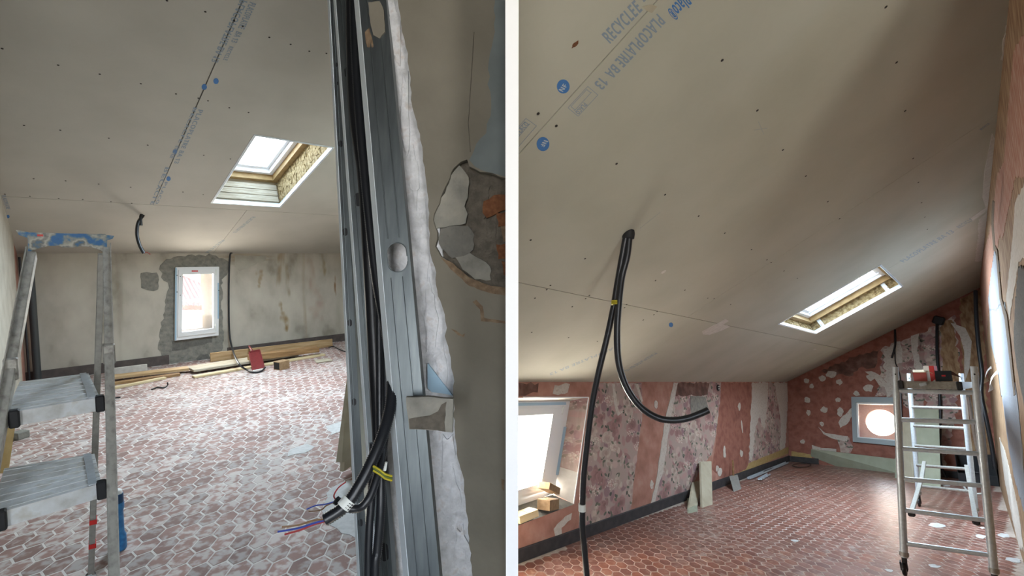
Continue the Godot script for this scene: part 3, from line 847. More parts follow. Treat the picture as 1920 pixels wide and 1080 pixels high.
	b = Mb.new(); b.tube(spline([Vector3.ZERO, L.dep(264, 412, 5.38) - hp, L.dep(265, 428, 5.38) - hp]), 0.015, 8)
	part(o, "short_end", b, M.conduit)
	b = Mb.new(); b.tube([L.dep(270, 475, 5.35) - hp - Vector3(0, 0.03, 0), L.dep(276, 478, 5.35) - hp, L.dep(282, 482, 5.35) - hp], 0.004, 6)
	part(o, "wire_end", b, M.wire_red)
	# grey pipe in the corner and the cable beside it
	at = Vector3(0.13, 0, 0.09)
	o = thing("drain_pipe", "dark grey drain pipe standing in the far left corner behind the ladder", "pipe", L, at)
	b = Mb.new(); b.tube([Vector3(0, 0, 0), Vector3(0, 1.5, 0)], 0.036, 14)
	part(o, "pipe", b, plain("#3c3f40", 0.5))
	b = Mb.new(); b.tube([Vector3(0, 1.33, 0), Vector3(0, 1.5, 0)], 0.042, 14)
	part(o, "socket", b, plain("#3c3f40", 0.5))
	b = Mb.new(); b.tube([Vector3(0, 1.315, 0), Vector3(0, 1.33, 0)], 0.0435, 14)
	part(o, "collar", b, M.tape)
	hose("thin black cable running down the pink strip beside the corner pipe", "electric_cable", L, [Vector3(0.05, 1.46, 0.30), Vector3(0.05, 1.2, 0.28), Vector3(0.06, 0.7, 0.25), Vector3(0.06, 0.02, 0.25)], 0.012)
	# small things left of the ladder
	o = thing("board_offcut", "tan board leaning on the left wall behind the ladder steps", "board", L, L.dep(15, 855, 2.9) * Vector3(1, 0, 1))
	at = L.dep(15, 855, 2.9) * Vector3(1, 0, 1)
	b = Mb.new()
	var q := [L.dep(5, 800, 2.85) - at, L.dep(29, 796, 2.95) - at, L.dep(16, 885, 2.95) - at, L.dep(-10, 890, 2.85) - at]
	b.quad(q[0], q[1], q[2], q[3], Vector3(0, 0.3, 1)); b.quad(q[0] + Vector3(0, 0, -0.02), q[1] + Vector3(0, 0, -0.02), q[2] + Vector3(0, 0, -0.02), q[3] + Vector3(0, 0, -0.02), Vector3(0, -0.3, -1))
	b.quad(q[1], q[2], q[2] + Vector3(0, 0, -0.02), q[1] + Vector3(0, 0, -0.02), Vector3.RIGHT)
	part(o, "board", b, M.tan)
	o = thing("cement_block", "small grey block of cement on the tiles below the upper ladder step", "block", L, L.fl(38, 822) + Vector3(0, 0.03, 0))
	b = Mb.new(); b.box(Transform3D(Basis(Vector3.UP, 0.6)), Vector3(0.09, 0.06, 0.08), 0.006)
	part(o, "block", b, M.cement)
	ladder()
	# blue bottle half hidden behind the ladder
	at = L.fl(222, 1030)
	o = thing("plastic_bottle", "blue plastic bottle with white cap standing right of the ladder's rail", "bottle", L, at)
	b = Mb.new(); b.lathe([[0.0, 0.0], [0.033, 0.0], [0.036, 0.01], [0.036, 0.07], [0.029, 0.09], [0.029, 0.2], [0.034, 0.215], [0.034, 0.245], [0.02, 0.262], [0.0, 0.262]], Transform3D())
	part(o, "body", b, M.blue)
	b = Mb.new(); b.lathe([[0.033, 0.24], [0.033, 0.29], [0.031, 0.292], [0.0, 0.292]], Transform3D())
	part(o, "collar", b, plain("#20466e", 0.4))
	b = Mb.new(); b.lathe([[0.03, 0.29], [0.028, 0.306], [0.02, 0.312], [0.0, 0.312]], Transform3D())
	part(o, "cap", b, M.white)
	# plasterboard offcuts leaning behind the studs
	var lean := [[[653, 678, 657, 680, 645, 884, 637, 884], 3.35, "tallest narrow plasterboard offcut leaning against the metal studs, middle of three"], [[650, 712, 653, 730, 641, 868, 630, 866], 3.25, "left plasterboard offcut of the three leaning by the metal studs"], [[661, 760, 676, 760, 671, 886, 657, 886], 3.45, "right plasterboard offcut of the three leaning by the metal studs"]]
	for e in lean:
		var pt := []
		for k in 4: pt.append(L.dep(e[0][2 * k], e[0][2 * k + 1], e[1] + (0.12 if k < 2 else -0.05)))
		at = (pt[2] + pt[3]) / 2.0
		o = thing("plasterboard_offcut", e[2], "board", L, at, Basis(), "plasterboard offcuts by the studs")
		b = Mb.new()
		var back := Vector3(0.09, 0, -0.05)
		var f0 := []; var f1 := []
		for k in 4:
			f0.append(pt[k] - at); f1.append(pt[k] - at + back * (0.25 if k < 2 else 1.0))
		b.quad(f0[0], f0[1], f0[2], f0[3], Vector3(0, 0, 1)); b.quad(f1[0], f1[1], f1[2], f1[3], Vector3(0, 0, -1))
		for k in 4: b.quad(f0[k], f0[(k + 1) % 4], f1[(k + 1) % 4], f1[k], f0[k] + f0[(k + 1) % 4] - f0[0] - f0[2])
		part(o, "board", b, M.offcut)

func ladder():
	var at := L.dep(100, 775, 1.55) * Vector3(1, 0, 1)
	var o := thing("step_ladder", "paint-spattered aluminium step ladder with blue plastic top at the left", "ladder", L, at)
	var d := func(px, py, dep) -> Vector3: return L.dep(px, py, dep) - at
	var fr0: Vector3 = d.call(200, 470, 1.95); var fr1: Vector3 = d.call(206, 748, 1.65)
	var fl0: Vector3 = d.call(60, 478, 1.79); var fl1: Vector3 = d.call(6, 775, 1.485)
	var to_floor := func(a: Vector3, b: Vector3) -> Vector3: return a + (b - a) * (a.y / (a.y - b.y))
	var across := (fr1 - fl1) * Vector3(1, 0, 1)
	across = across.normalized()
	var feet := [to_floor.call(fl0, fl1), to_floor.call(fr0, fr1)]
	var tops := [fl0, fr0]
	for k in 2:
		var b := Mb.new()
		var z: Vector3 = (tops[k] - feet[k]).normalized()
		b.bar(feet[k] + z * 0.03, tops[k], 0.025, 0.045, z.cross(across), 0.002)
		var s := 1.0 if k == 0 else -1.0
		b.bar(feet[k] + z * 0.03 + across * s * -0.012 + z.cross(across) * -0.02, tops[k] + across * s * -0.012 + z.cross(across) * -0.02, 0.003, 0.055, z.cross(across))
		part(o, "front_rail", b, M.spattered)
		b = Mb.new(); b.box(Transform3D(Basis(), feet[k] + Vector3(0, 0.02, 0)), Vector3(0.045, 0.04, 0.06), 0.006)
		part(o, "rubber_foot", b, M.rubber)
	# back legs
	var br0: Vector3 = d.call(190, 476, 1.98); var br1: Vector3 = to_floor.call(br0, d.call(172, 1060, 2.24))
	var bl0: Vector3 = d.call(62, 484, 1.83); var bl1: Vector3 = br1 - across * 0.42
	for e in [[br0, br1], [bl0, bl1]]:
		var b := Mb.new(); b.bar(e[1] + Vector3(0, 0.02, 0), e[0], 0.022, 0.036, across.cross(Vector3.UP), 0.002)
		part(o, "back_leg", b, M.alu)
		b = Mb.new(); b.box(Transform3D(Basis(), e[1] + Vector3(0, 0.018, 0)), Vector3(0.035, 0.036, 0.045), 0.006)
		part(o, "rubber_foot", b, M.rubber)
	var bb := Mb.new()
	bb.bar(bl1.lerp(bl0, 0.35), br1.lerp(br0, 0.35), 0.02, 0.03, Vector3.UP, 0.002)
	part(o, "back_brace", bb, M.alu)
	for t in [0.10, 0.18]:
		bb = Mb.new(); bb.bar(br1.lerp(br0, t + 0.02) , br1.lerp(br0, t + 0.034), 0.026, 0.038, across.cross(Vector3.UP))
		part(o, "red_mark", bb, M.red_flat)
	# steps: front edge on the rails, tread going back
	for e in [[10, 775, 1.485, 187, 745, 1.65, 37, 716, 1.85, 166, 700, 1.98], [-18, 967, 1.316, 190, 905, 1.5, 8, 880, 1.60, 177, 850, 1.72], [-60, 1250, 1.17, 236, 1150, 1.3, -20, 1150, 1.33, 178, 1060, 1.48]]:
		var a: Vector3 = d.call(e[0], e[1], e[2]); var b2: Vector3 = d.call(e[3], e[4], e[5])
		var c: Vector3 = d.call(e[6], e[7], e[8]); var f: Vector3 = d.call(e[9], e[10], e[11])
		var h := (a.y + b2.y) / 2.0
		for k in 1: a.y = h; b2.y = h; c.y = h; f.y = h
		var b := Mb.new()
		var t := Vector3(0, -0.045, 0)
		b.quad(a, b2, f, c, Vector3.UP); b.quad(a + t * 0.1, b2 + t * 0.1, f + t * 0.1, c + t * 0.1, Vector3.DOWN)
		var inn := (c - a).normalized() * 0.003
		for g in [[a, b2], [b2, f], [f, c], [c, a]]:
			b.quad(g[0], g[1], g[1] + t, g[0] + t, g[0] + g[1] - a - f)
			b.quad(g[0] + inn, g[1] + inn, g[1] + t + inn, g[0] + t + inn, -(g[0] + g[1] - a - f))
		for k in 7:    # ribs of the tread
			var w := 0.06 + 0.147 * k
			b.bar(a.lerp(c, w) + Vector3(0, 0.0005, 0), b2.lerp(f, w) + Vector3(0, 0.0005, 0), 0.004, 0.0025)
		var st := part(o, "step", b, M.step)
		b = Mb.new(); b.bar(b2.lerp(a, 0.085) + Vector3(0, 0.003, 0), f.lerp(c, 0.085) + Vector3(0, 0.003, 0), 0.02, 0.004)
		part(st, "edge_cap", b, M.alu_bright)
		for g in [[a, 0.06], [b2, 0.0]]:
			b = Mb.new(); b.box(Transform3D(Basis(across, Vector3.UP, across.cross(Vector3.UP)), g[0] + Vector3(0, -0.02, 0) + across * g[1] * 0.3), Vector3(0.025, 0.055, 0.03), 0.004)
			part(st, "joint_block", b, M.rubber)
	# blue top with a scooped lower edge and ears
	var o0: Vector3 = d.call(56, 470, 1.80); var o1: Vector3 = d.call(200, 470, 1.955)
	var xa := (o1 - o0) * Vector3(1, 0, 1)
	var wide := xa.length(); xa = xa.normalized()
	var xf := Transform3D(Basis(xa, Vector3.UP, xa.cross(Vector3.UP)), o0)
	var sh := PackedVector2Array()
	for q in [[-0.01, 0.0], [0.03, 0.012], [0.06, 0.022], [0.10, 0.026], [0.13, 0.022], [0.137, 0.016], [0.17, 0.016], [0.175, 0.022], [0.21, 0.024], [0.25, 0.016], [0.29, 0.0], [0.30, -0.008], [0.302, 0.075], [0.335, 0.075], [0.33, 0.06], [0.318, 0.055]]:
		sh.append(Vector2(q[0] * wide / 0.30, q[1]))
	sh = PackedVector2Array()
	for q in [[-0.008, -0.006], [0.03, 0.008], [0.07, 0.018], [0.105, 0.019], [0.125, 0.013], [0.165, 0.013], [0.19, 0.018], [0.23, 0.016], [0.27, 0.004], [0.298, -0.012], [0.302, 0.042], [0.325, 0.048], [0.333, 0.06], [0.302, 0.062], [0.002, 0.066], [-0.02, 0.07], [-0.045, 0.074], [-0.035, 0.056], [-0.004, 0.046]]:
		sh.append(Vector2(q[0] * wide / 0.30, q[1]))
	var b := Mb.new(); b.prism(sh, xf, -0.012, 0.018)
	part(o, "top_cap", b, M.blue_cap)
	b = Mb.new(); b.box(xf * Transform3D(Basis(), Vector3(wide / 2, 0.06, -0.05)), Vector3(wide, 0.012, 0.12), 0.003)
	part(o, "top_tray", b, M.blue_cap)
	b = Mb.new(); b.box(xf * Transform3D(Basis(), Vector3(wide * 0.135, 0.056, 0.0186)), Vector3(0.016, 0.007, 0.001))
	part(o, "red_sticker", b, M.red_flat)
	# hinge brackets half way up the rails
	for k in 2:
		b = Mb.new()
		var h: Vector3 = tops[k].lerp(feet[k], 0.24)
		b.box(Transform3D(Basis(across, Vector3.UP, across.cross(Vector3.UP)), h - across.cross(Vector3.UP) * -0.0), Vector3(0.034, 0.07, 0.05), 0.004)
		part(o, "hinge_bracket", b, M.spattered)

# ---------------------------------------------------------------- between the rooms
func stud(label: String, top: Vector3, foot: Vector3, prof: Array, th: float, hole_at := 0.0, hole := Vector2(0.016, 0.024), grooves := [], slots := []):
	# a light-gauge metal stud: profile points [across, away] swept from foot to top; web is the longest run
	var o := thing("metal_stud", label, "stud", W, foot, Basis(), "")
	var y := (top - foot).normalized()
	var x := Vector3.RIGHT - y * y.x
	x = x.normalized()
	var z := x.cross(y)      # towards the camera
	var xf := Transform3D(Basis(x, y, z), Vector3.ZERO)
	var h := top.distance_to(foot)
	var web := 0
	for i in prof.size() - 1:
		if absf(prof[i + 1][0] - prof[i][0]) > absf(prof[web + 1][0] - prof[web][0]): web = i
	var b := Mb.new()
	var x0: float = prof[web][0]; var x1: float = prof[web + 1][0]; var zw: float = -prof[web][1]
	if hole_at > 0.0:
		var cx := (x0 + x1) / 2.0 + 0.004
		b.prism(rect(x0, 0, x1, hole_at - hole.y), xf, zw - th, zw)
		b.prism(rect(x0, hole_at + hole.y, x1, h), xf, zw - th, zw)
		for s in [-1.0, 1.0]:
			var q := PackedVector2Array()
			q.append(Vector2(x0 if s < 0 else x1, hole_at - hole.y))
			q.append(Vector2(cx, hole_at - hole.y))
			for k in 13:
				var a := -PI / 2 + PI * k / 12.0
				q.append(Vector2(cx + s * cos(a) * hole.x, hole_at + sign(sin(a)) * (hole.y - hole.x) * (1.0 if absf(sin(a)) > 0.01 else 0.0) + sin(a) * hole.x))
			q.append(Vector2(x0 if s < 0 else x1, hole_at + hole.y))
			b.prism(q, xf, zw - th, zw)
		var ring := []
		for k in 25:
			var a := TAU * k / 24.0
			ring.append(xf * Vector3(cx + cos(a) * hole.x, hole_at + sign(sin(a)) * (hole.y - hole.x) + sin(a) * hole.x, zw))
		b.tube(ring, 0.0012, 6)
	else:
		b.prism(rect(x0, 0, x1, h), xf, zw - th, zw)
	for g in grooves:
		var spans := [[0.0, h]] if hole_at <= 0.0 else [[0.0, hole_at - hole.y - 0.01], [hole_at + hole.y + 0.01, h]]
		for s in spans: b.tube([xf * Vector3(g, s[0], zw - 0.0004), xf * Vector3(g, s[1], zw - 0.0004)], 0.0016, 6)
	part(o, "web", b, M.steel)
	for i in prof.size() - 1:
		if i == web: continue
		b = Mb.new()
		var p := Vector3(prof[i][0], 0, -prof[i][1]); var q := Vector3(prof[i + 1][0], 0, -prof[i + 1][1])
		var n := (q - p).cross(Vector3.UP).normalized() * th
		for s in [Vector3.ZERO, n]: b.quad(xf * (p + s), xf * (q + s), xf * (q + s + Vector3(0, h, 0)), xf * (p + s + Vector3(0, h, 0)), xf.basis * (n if s != Vector3.ZERO else -n))
		b.quad(xf * p, xf * (p + n), xf * (p + n + Vector3(0, h, 0)), xf * (p + Vector3(0, h, 0)), xf.basis * (p - q))
		b.quad(xf * q, xf * (q + n), xf * (q + n + Vector3(0, h, 0)), xf * (q + Vector3(0, h, 0)), xf.basis * (q - p))
		part(o, "flange", b, M.lip if prof[i].size() > 2 else M.steel)
	for s in slots:     # punched holes, seen dark against the web: [across, height, half width, half height]
		b = Mb.new(); var q := PackedVector2Array()
		for k in 16:
			var a := TAU * k / 16.0
			q.append(Vector2(s[0] + cos(a) * s[2], s[1] + sign(sin(a)) * max(0.0, s[3] - s[2]) + sin(a) * s[2]))
		b.prism(q, xf, zw - 0.001, zw + 0.0006)
		part(o, "punched_slot", b, M.black)
	return o

func drop(top: Vector3, low: Vector3) -> Vector3:      # the line through both, at the floor
	return top + (low - top) * (top.y / (top.y - low.y))

func cam_basis() -> Basis: return Basis(Vector3.RIGHT, -PITCH)

func partition():
	# plastered wall right of the opening: block, torn white bed coat, grey finish coat
	var zf := -1.12
	var pf := Face.new(W, Transform3D(Basis(), Vector3(0, 0, zf)))
	var b := Mb.new()
	var x0: float = pf.p(700, 500).x * 1.06; var x1: float = pf.p(962, 500).x * 1.05
	b.prism(rect(x0, -0.05, x1, 4.4), Transform3D(), -0.16, -0.05)
	var wn := struct("wall_front", "near grey plaster wall with broken patch and torn white edge beside the metal studs", W, b, M.rough_white, pf.xf)
	# white bed coat with an uneven edge
	var white := jag(PackedVector2Array([pf.p(690, -150), pf.p(770, -150), pf.p(780, 60), pf.p(790, 180), pf.p(812, 300), pf.p(822, 420), pf.p(835, 560), pf.p(855, 660), pf.p(872, 760), pf.p(880, 880), pf.p(892, 980), pf.p(896, 1100), pf.p(930, 1750), pf.p(690, 1750)]), 0.004, 0.02, 11)
	b = Mb.new(); b.prism(white, Transform3D(), -0.05, -0.022)
	part(wn, "bed_coat", b, M.rough_white)
	var gr := RandomNumberGenerator.new(); gr.seed = 3
	for q in [[738, 60, 14, 100], [757, 210, 12, 140], [775, 330, 13, 90], [792, 470, 14, 150], [806, 600, 16, 120], [826, 700, 14, 90], [838, 860, 20, 90], [852, 950, 16, 120], [864, 1030, 18, 70]]:
		var c := pf.p(q[0], q[1])
		var o := PackedVector2Array()
		for k in 14:
			var a := TAU * k / 14.0
			o.append(c + Vector2(cos(a) * q[2] * 0.0009, sin(a) * q[3] * 0.0007) * gr.randf_range(0.6, 1.25))
		b = Mb.new(); b.prism(o, Transform3D(), -0.024, -0.022 + gr.randf_range(0.003, 0.007))
		part(wn, "trowel_mark", b, M.rough_white)
	# grey finish coat, broken away at the right
	var grey := PackedVector2Array()
	for q in [[742, -150], [746, 0], [751, 30], [754, 60], [765, 100], [767, 130], [769, 160], [773, 200], [777, 215], [783, 240], [788, 262], [793, 290], [797, 325], [801, 360], [805, 400], [805, 450], [808, 480], [815, 500], [820, 545], [826, 565], [834, 590], [838, 615], [834, 630], [842, 660], [846, 690], [852, 715], [850, 745], [852, 800], [858, 860], [870, 900], [874, 960], [880, 1010], [886, 1090], [930, 1750], [965, 1750], [965, 560], [948, 552], [930, 548], [905, 535], [885, 528], [868, 512], [845, 497], [826, 480], [816, 462], [820, 436], [812, 412], [818, 392], [826, 370], [834, 352], [843, 335], [850, 316], [864, 303], [876, 299], [880, 312], [900, 322], [925, 325], [950, 334], [965, 336], [965, -150]]: grey.append(pf.p(q[0], q[1]))
	b = Mb.new(); b.prism(jag(grey, 0.0025, 0.012, 12), Transform3D(), -0.03, 0.0)
	part(wn, "finish_coat", b, M.wall_near)
	b = Mb.new()
	b.prism(jag(pf.poly([918, -150, 928, 60, 915, 130, 921, 200, 912, 250, 893, 270, 880, 300, 905, 320, 950, 332, 965, 334, 965, -150]), 0.004, 0.015, 13), Transform3D(), -0.001, 0.0012)
	part(wn, "cool_skim", b, M.wall_cool)
	# in the breach: loose coat, rubble, bricks
	b = Mb.new(); b.prism(jag(pf.poly([805, 285, 965, 285, 965, 580, 805, 530]), 0.002, 0.03, 14), Transform3D(), -0.06, -0.034)
	part(wn, "rubble_bed", b, M.rubble)
	b = Mb.new(); b.prism(jag(pf.poly([860, 308, 872, 322, 879, 340, 876, 370, 870, 386, 876, 400, 872, 418, 850, 422, 832, 426, 812, 430, 806, 410, 822, 380, 836, 350, 848, 322]), 0.003, 0.01, 15), Transform3D(), -0.036, -0.012)
	part(wn, "loose_plaster", b, M.filler if false else M.cement)
	b = Mb.new(); b.prism(jag(pf.poly([824, 428, 850, 422, 876, 422, 888, 440, 886, 468, 868, 480, 846, 484, 826, 466, 820, 446]), 0.003, 0.01, 16), Transform3D(), -0.036, -0.018)
	part(wn, "rubble_lump", b, M.cement_dark)
	b = Mb.new(); b.prism(jag(pf.poly([884, 344, 918, 346, 912, 400, 906, 410, 926, 415, 932, 470, 900, 480, 888, 460, 880, 420, 878, 396]), 0.003, 0.01, 17), Transform3D(), -0.036, -0.022)
	part(wn, "rubble_lump", b, M.rubble)
	b = Mb.new(); b.prism(jag(pf.poly([850, 480, 872, 470, 900, 486, 918, 500, 920, 526, 890, 525, 866, 506]), 0.003, 0.01, 18), Transform3D(), -0.036, -0.02)
	part(wn, "rubble_lump", b, M.cement)
	for q in [[[906, 376, 926, 364, 965, 362, 965, 392, 940, 394, 912, 408, 904, 398]], [[930, 398, 965, 396, 965, 424, 934, 424]], [[930, 458, 965, 456, 965, 486, 934, 486]], [[940, 490, 965, 490, 965, 520, 944, 516]]]:
		b = Mb.new(); b.prism(jag(pf.poly(q[0]), 0.002, 0.01, 19), Transform3D(), -0.038, -0.016)
		part(wn, "brick", b, M.brick)
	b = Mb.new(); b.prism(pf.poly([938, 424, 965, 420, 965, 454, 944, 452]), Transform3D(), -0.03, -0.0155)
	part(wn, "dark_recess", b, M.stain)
	for q in [[[826, 482, 850, 494, 880, 520, 920, 536, 965, 540, 965, 556, 920, 550, 880, 536, 845, 505]], [[893, 562, 905, 574, 908, 596, 948, 602, 948, 607, 902, 602, 900, 580, 886, 566]], [[845, 616, 856, 620, 866, 628, 872, 625, 870, 632, 858, 628]]]:
		b = Mb.new(); b.prism(jag(pf.poly(q[0]), 0.001, 0.01, 20), Transform3D(), -0.001, 0.0014)
		part(wn, "brown_stain", b, M.stain)
	for q in [[889, 60, 884, 140, 880, 200], [881, 200, 878, 230, 882, 285]]:
		b = Mb.new(); b.tube([Vector3(pf.p(q[0], q[1]).x, pf.p(q[0], q[1]).y, 0), Vector3(pf.p(q[2], q[3]).x, pf.p(q[2], q[3]).y, 0), Vector3(pf.p(q[4], q[5]).x, pf.p(q[4], q[5]).y, 0)], 0.0008, 5)
		part(wn, "crack", b, M.rubble)
	b = Mb.new(); b.prism(jag(pf.poly([940, 898, 946, 900, 945, 920, 941, 916]), 0.001, 0.01, 21), Transform3D(), -0.002, 0.0012)
	part(wn, "chip", b, M.stain)
	b = Mb.new(); b.prism(pf.poly([800, 684, 848, 745, 832, 741, 808, 738, 800, 730]), Transform3D(), -0.02, -0.012)
	part(wn, "plastic_sheet", b, M.film)
	# strip of wall end seen as the white bar between the two rooms
	b = Mb.new(); b.box(Transform3D(Basis(), Vector3(0, 1.9, -2.95)), Vector3(24.0 / F * 0.9, 5.2, 4.1))
	struct("wall_middle", "white painted end of the thin partition wall between the two attic rooms", W, b, M.white_wall)
	# metal studs
	var d := func(px, py, dep) -> Vector3: return W.dep(px, py, dep)
	var t: Vector3 = d.call(698, 0, 1.08); var f: Vector3 = d.call(795, 1080, 0.95)
	var foot := drop(t, f); var top := t + (t - f) * 0.15
	var hy: float = foot.distance_to(d.call(748, 483, 1.022))
	var broad = stud("broad metal stud nearest the plaster wall with a large oval hole", top, foot, [[-0.044, 0.020, 1], [-0.029, 0.0], [0.029, 0.0], [0.029, 0.03]], 0.0012, hy, Vector2(0.0205, 0.031), [-0.012, 0.012])
	for q in [[[690, 4, 712, 2, 720, 20, 722, 60, 712, 72, 700, 66, 694, 40], "wall_near"], [[684, 60, 692, 52, 700, 84, 699, 112, 690, 104, 686, 80], "stain"]]:
		b = Mb.new()
		var sm := PackedVector2Array()
		var sf := Transform3D(cam_basis(), d.call(700, 60, 1.068))
		for k in range(0, q[0].size(), 2):
			var v: Vector3 = sf.affine_inverse() * d.call(q[0][k], q[0][k + 1], 1.068)
			sm.append(Vector2(v.x, v.y))
		b.prism(jag(sm, 0.0015, 0.008, 24), sf, -0.004, 0.0)
		var pm := part(broad, "plaster_smear", b, M[q[1]])
		pm.transform = broad.transform.affine_inverse()
	t = d.call(642, 0, 1.25); f = d.call(722, 1080, 1.12)
	foot = drop(t, f); top = t + (t - f) * 0.3
	var hb: float = foot.distance_to(d.call(672, 375, 1.205)); var hb2: float = foot.distance_to(d.call(651, 137, 1.235)); var hb3: float = foot.distance_to(d.call(698, 715, 1.165)); var hb4: float = foot.distance_to(d.call(722, 1035, 1.125))
	stud("middle metal stud with oval slots, left of the black conduits", top, foot, [[-0.026, 0.014, 1], [-0.016, 0.0], [0.016, 0.0], [0.018, 0.03]], 0.0012, 0.0, Vector2.ZERO, [-0.004, 0.006], [[0.003, hb, 0.009, 0.017], [0.0, hb2, 0.008, 0.014], [0.004, hb3, 0.009, 0.02], [0.002, hb4, 0.01, 0.02]])
	t = d.call(625, 0, 1.42); f = d.call(682, 1080, 1.30)
	foot = drop(t, f); top = t + (t - f) * 0.3
	var ha := []
	for q in [[630, 115, 0.004], [636, 150, 0.003], [641, 265, 0.006], [652, 432, 0.007], [657, 605, 0.006], [668, 755, 0.006], [678, 985, 0.006]]: ha.append([-0.001, foot.distance_to(d.call(q[0], q[1], 1.4 - q[1] * 0.00011)), q[2], q[2] * 1.6])
	stud("leftmost metal stud at the edge of the opening", top, foot, [[-0.021, 0.015, 1], [-0.01, 0.0], [0.011, 0.0], [0.013, 0.03]], 0.0012, 0.0, Vector2.ZERO, [-0.003], ha)
	# plaster-smeared strap from the stud to the wall
	var o := thing("plaster_strap", "grey plaster-smeared strap joining the broad stud to the wall", "strap", W, d.call(806, 774, 0.93), Basis(Vector3.RIGHT, -PITCH))
	b = Mb.new()
	var sp := PackedVector2Array()
	for q in [[762, 744], [800, 743], [850, 747], [849, 810], [820, 806], [768, 804]]: sp.append(Vector2((q[0] - 806) / F * 0.93, (774 - q[1]) / F * 0.93))
	b.prism(jag(sp, 0.001, 0.012, 22), Transform3D(), -0.008, 0.004)
	part(o, "strap", b, M.cement)
	b = Mb.new()
	sp = PackedVector2Array()
	for q in [[768, 784], [790, 780], [806, 778], [822, 770], [828, 758], [838, 752], [834, 790], [836, 808], [818, 805], [769, 803]]: sp.append(Vector2((q[0] - 806) / F * 0.93, (774 - q[1]) / F * 0.93))
	b.prism(jag(sp, 0.001, 0.012, 23), Transform3D(), 0.003, 0.0055)
	part(o, "dried_plaster", b, M.rubble)
	# black conduits
	var W_ := func(a: Array) -> Array:
		var r := []
		for i in range(0, a.size(), 3): r.append(W.dep(a[i], a[i + 1], a[i + 2]))
		return r
	var c := hose("thick black corrugated conduit bent out to the left with coloured wires", "electrical_conduit", W, W_.call([664, -60, 1.16, 666, 60, 1.15, 672, 180, 1.14, 682, 300, 1.12, 694, 420, 1.10, 706, 520, 1.08, 724, 620, 1.05, 735, 700, 1.02, 732, 760, 0.98, 716, 820, 0.94, 690, 880, 0.91, 662, 930, 0.89, 640, 955, 0.88, 609, 975, 0.87]), 0.0118, 0.0021, M.conduit, "conduit")
	var at: Vector3 = W.dep(664, -60, 1.16)
	var wires := [[W_.call([611, 974, 0.87, 590, 975, 0.869, 560, 984, 0.866, 529, 988, 0.862]), "wire_brown"], [W_.call([611, 975, 0.87, 588, 981, 0.868, 560, 990, 0.865, 521, 997, 0.862]), "wire_blue"], [W_.call([612, 977, 0.87, 590, 983, 0.87, 565, 993, 0.867, 534, 1002, 0.865]), "wire_red"]]
	for w in wires:
		var l := []
		for p in w[0]: l.append(p - at)
		b = Mb.new(); b.tube(spline(l, 5), 0.0018, 7)
		part(c, "wire", b, M[w[1]])
	b = Mb.new(); b.tube([W.dep(643, 951, 0.882) - at, W.dep(656, 936, 0.888) - at], 0.0128, 12)
	part(c, "white_tape", b, M.tape)
	c = hose("thinner black conduit looping up beside the thick one with loose wires", "electrical_conduit", W, W_.call([722, 640, 1.08, 724, 760, 1.04, 719, 840, 1.0, 708, 890, 0.97, 694, 930, 0.95, 678, 950, 0.94, 660, 954, 0.93, 645, 948, 0.93, 630, 938, 0.935]), 0.0085, 0.0019, M.conduit, "conduit")
	at = W.dep(722, 640, 1.08)
	for w in [[W_.call([632, 939, 0.935, 626, 930, 0.935, 634, 915, 0.934, 648, 904, 0.932]), "wire_red"], [W_.call([631, 939, 0.935, 612, 945, 0.935, 592, 948, 0.934, 575, 955, 0.932]), "wire_blue"], [W_.call([630, 940, 0.935, 612, 948, 0.935, 602, 956, 0.934, 579, 959, 0.932]), "wire_brown"]]:
		var l := []
		for p in w[0]: l.append(p - at)
		b = Mb.new(); b.tube(spline(l, 5), 0.0014, 6)
		part(c, "wire", b, M[w[1]])
	hose("straight black conduit running to the floor, left of the pair by the studs", "electrical_conduit", W, W_.call([700, 830, 1.03, 697, 930, 1.02, 692, 1000, 1.01, 690, 1085, 1.0, 688, 1400, 0.97, 686, 1800, 0.95]), 0.0085, 0.0019, M.conduit, "conduit")
	hose("straight black conduit running to the floor, right of the pair by the studs", "electrical_conduit", W, W_.call([712, 440, 1.12, 711, 560, 1.10, 712, 700, 1.07, 713, 850, 1.04, 714, 950, 1.02, 708, 1030, 1.01, 703, 1085, 1.0, 700, 1400, 0.97, 698, 1800, 0.95]), 0.0098, 0.0019, M.conduit, "conduit")
	hose("black cable squeezed behind the broad stud, rising to the ceiling", "electric_cable", W, W_.call([661, -60, 1.2, 662, 100, 1.2, 668, 220, 1.18, 684, 340, 1.16, 694, 500, 1.14, 702, 640, 1.12, 716, 900, 1.08]), 0.016, 0.0, M.black)
	o = thing("wire_tie", "yellow and green striped wire tie knotted round the conduits", "tie", W, d.call(716, 886, 0.9))
	at = d.call(716, 886, 0.9)
	for k in 3:
		b = Mb.new(); b.tube([d.call(700, 874.0 + 4 * k, 0.895) - at, d.call(712, 881.0 + 4 * k, 0.892) - at, d.call(722, 889.0 + 4 * k, 0.894) - at, d.call(735, 893.0 + 4 * k, 0.9) - at], 0.0022, 6)
		part(o, "strand", b, M.yellow if k != 1 else plain("#4a5a20", 0.5))
	o = thing("plastic_clip", "small white plastic clip behind the yellow wire tie", "clip", W, d.call(722, 874, 0.99))
	b = Mb.new(); b.box(Transform3D(Basis(Vector3.BACK, -0.15)), Vector3(0.007, 0.018, 0.006), 0.001)
	part(o, "clip", b, M.tape)

# ---------------------------------------------------------------- right room
var rk: Face
var rc: Face
var rg: Face
var rr: Face

func piece(parent: Node, f: Face, called: String, px: Array, m: Material, th := 0.002, amp := 0.012, sd := 1) -> MeshInstance3D:
	var b := Mb.new(); b.prism(jag(f.poly(px), amp, 0.05, sd), Transform3D(), -0.001, th)
	return part(parent, called, b, m)

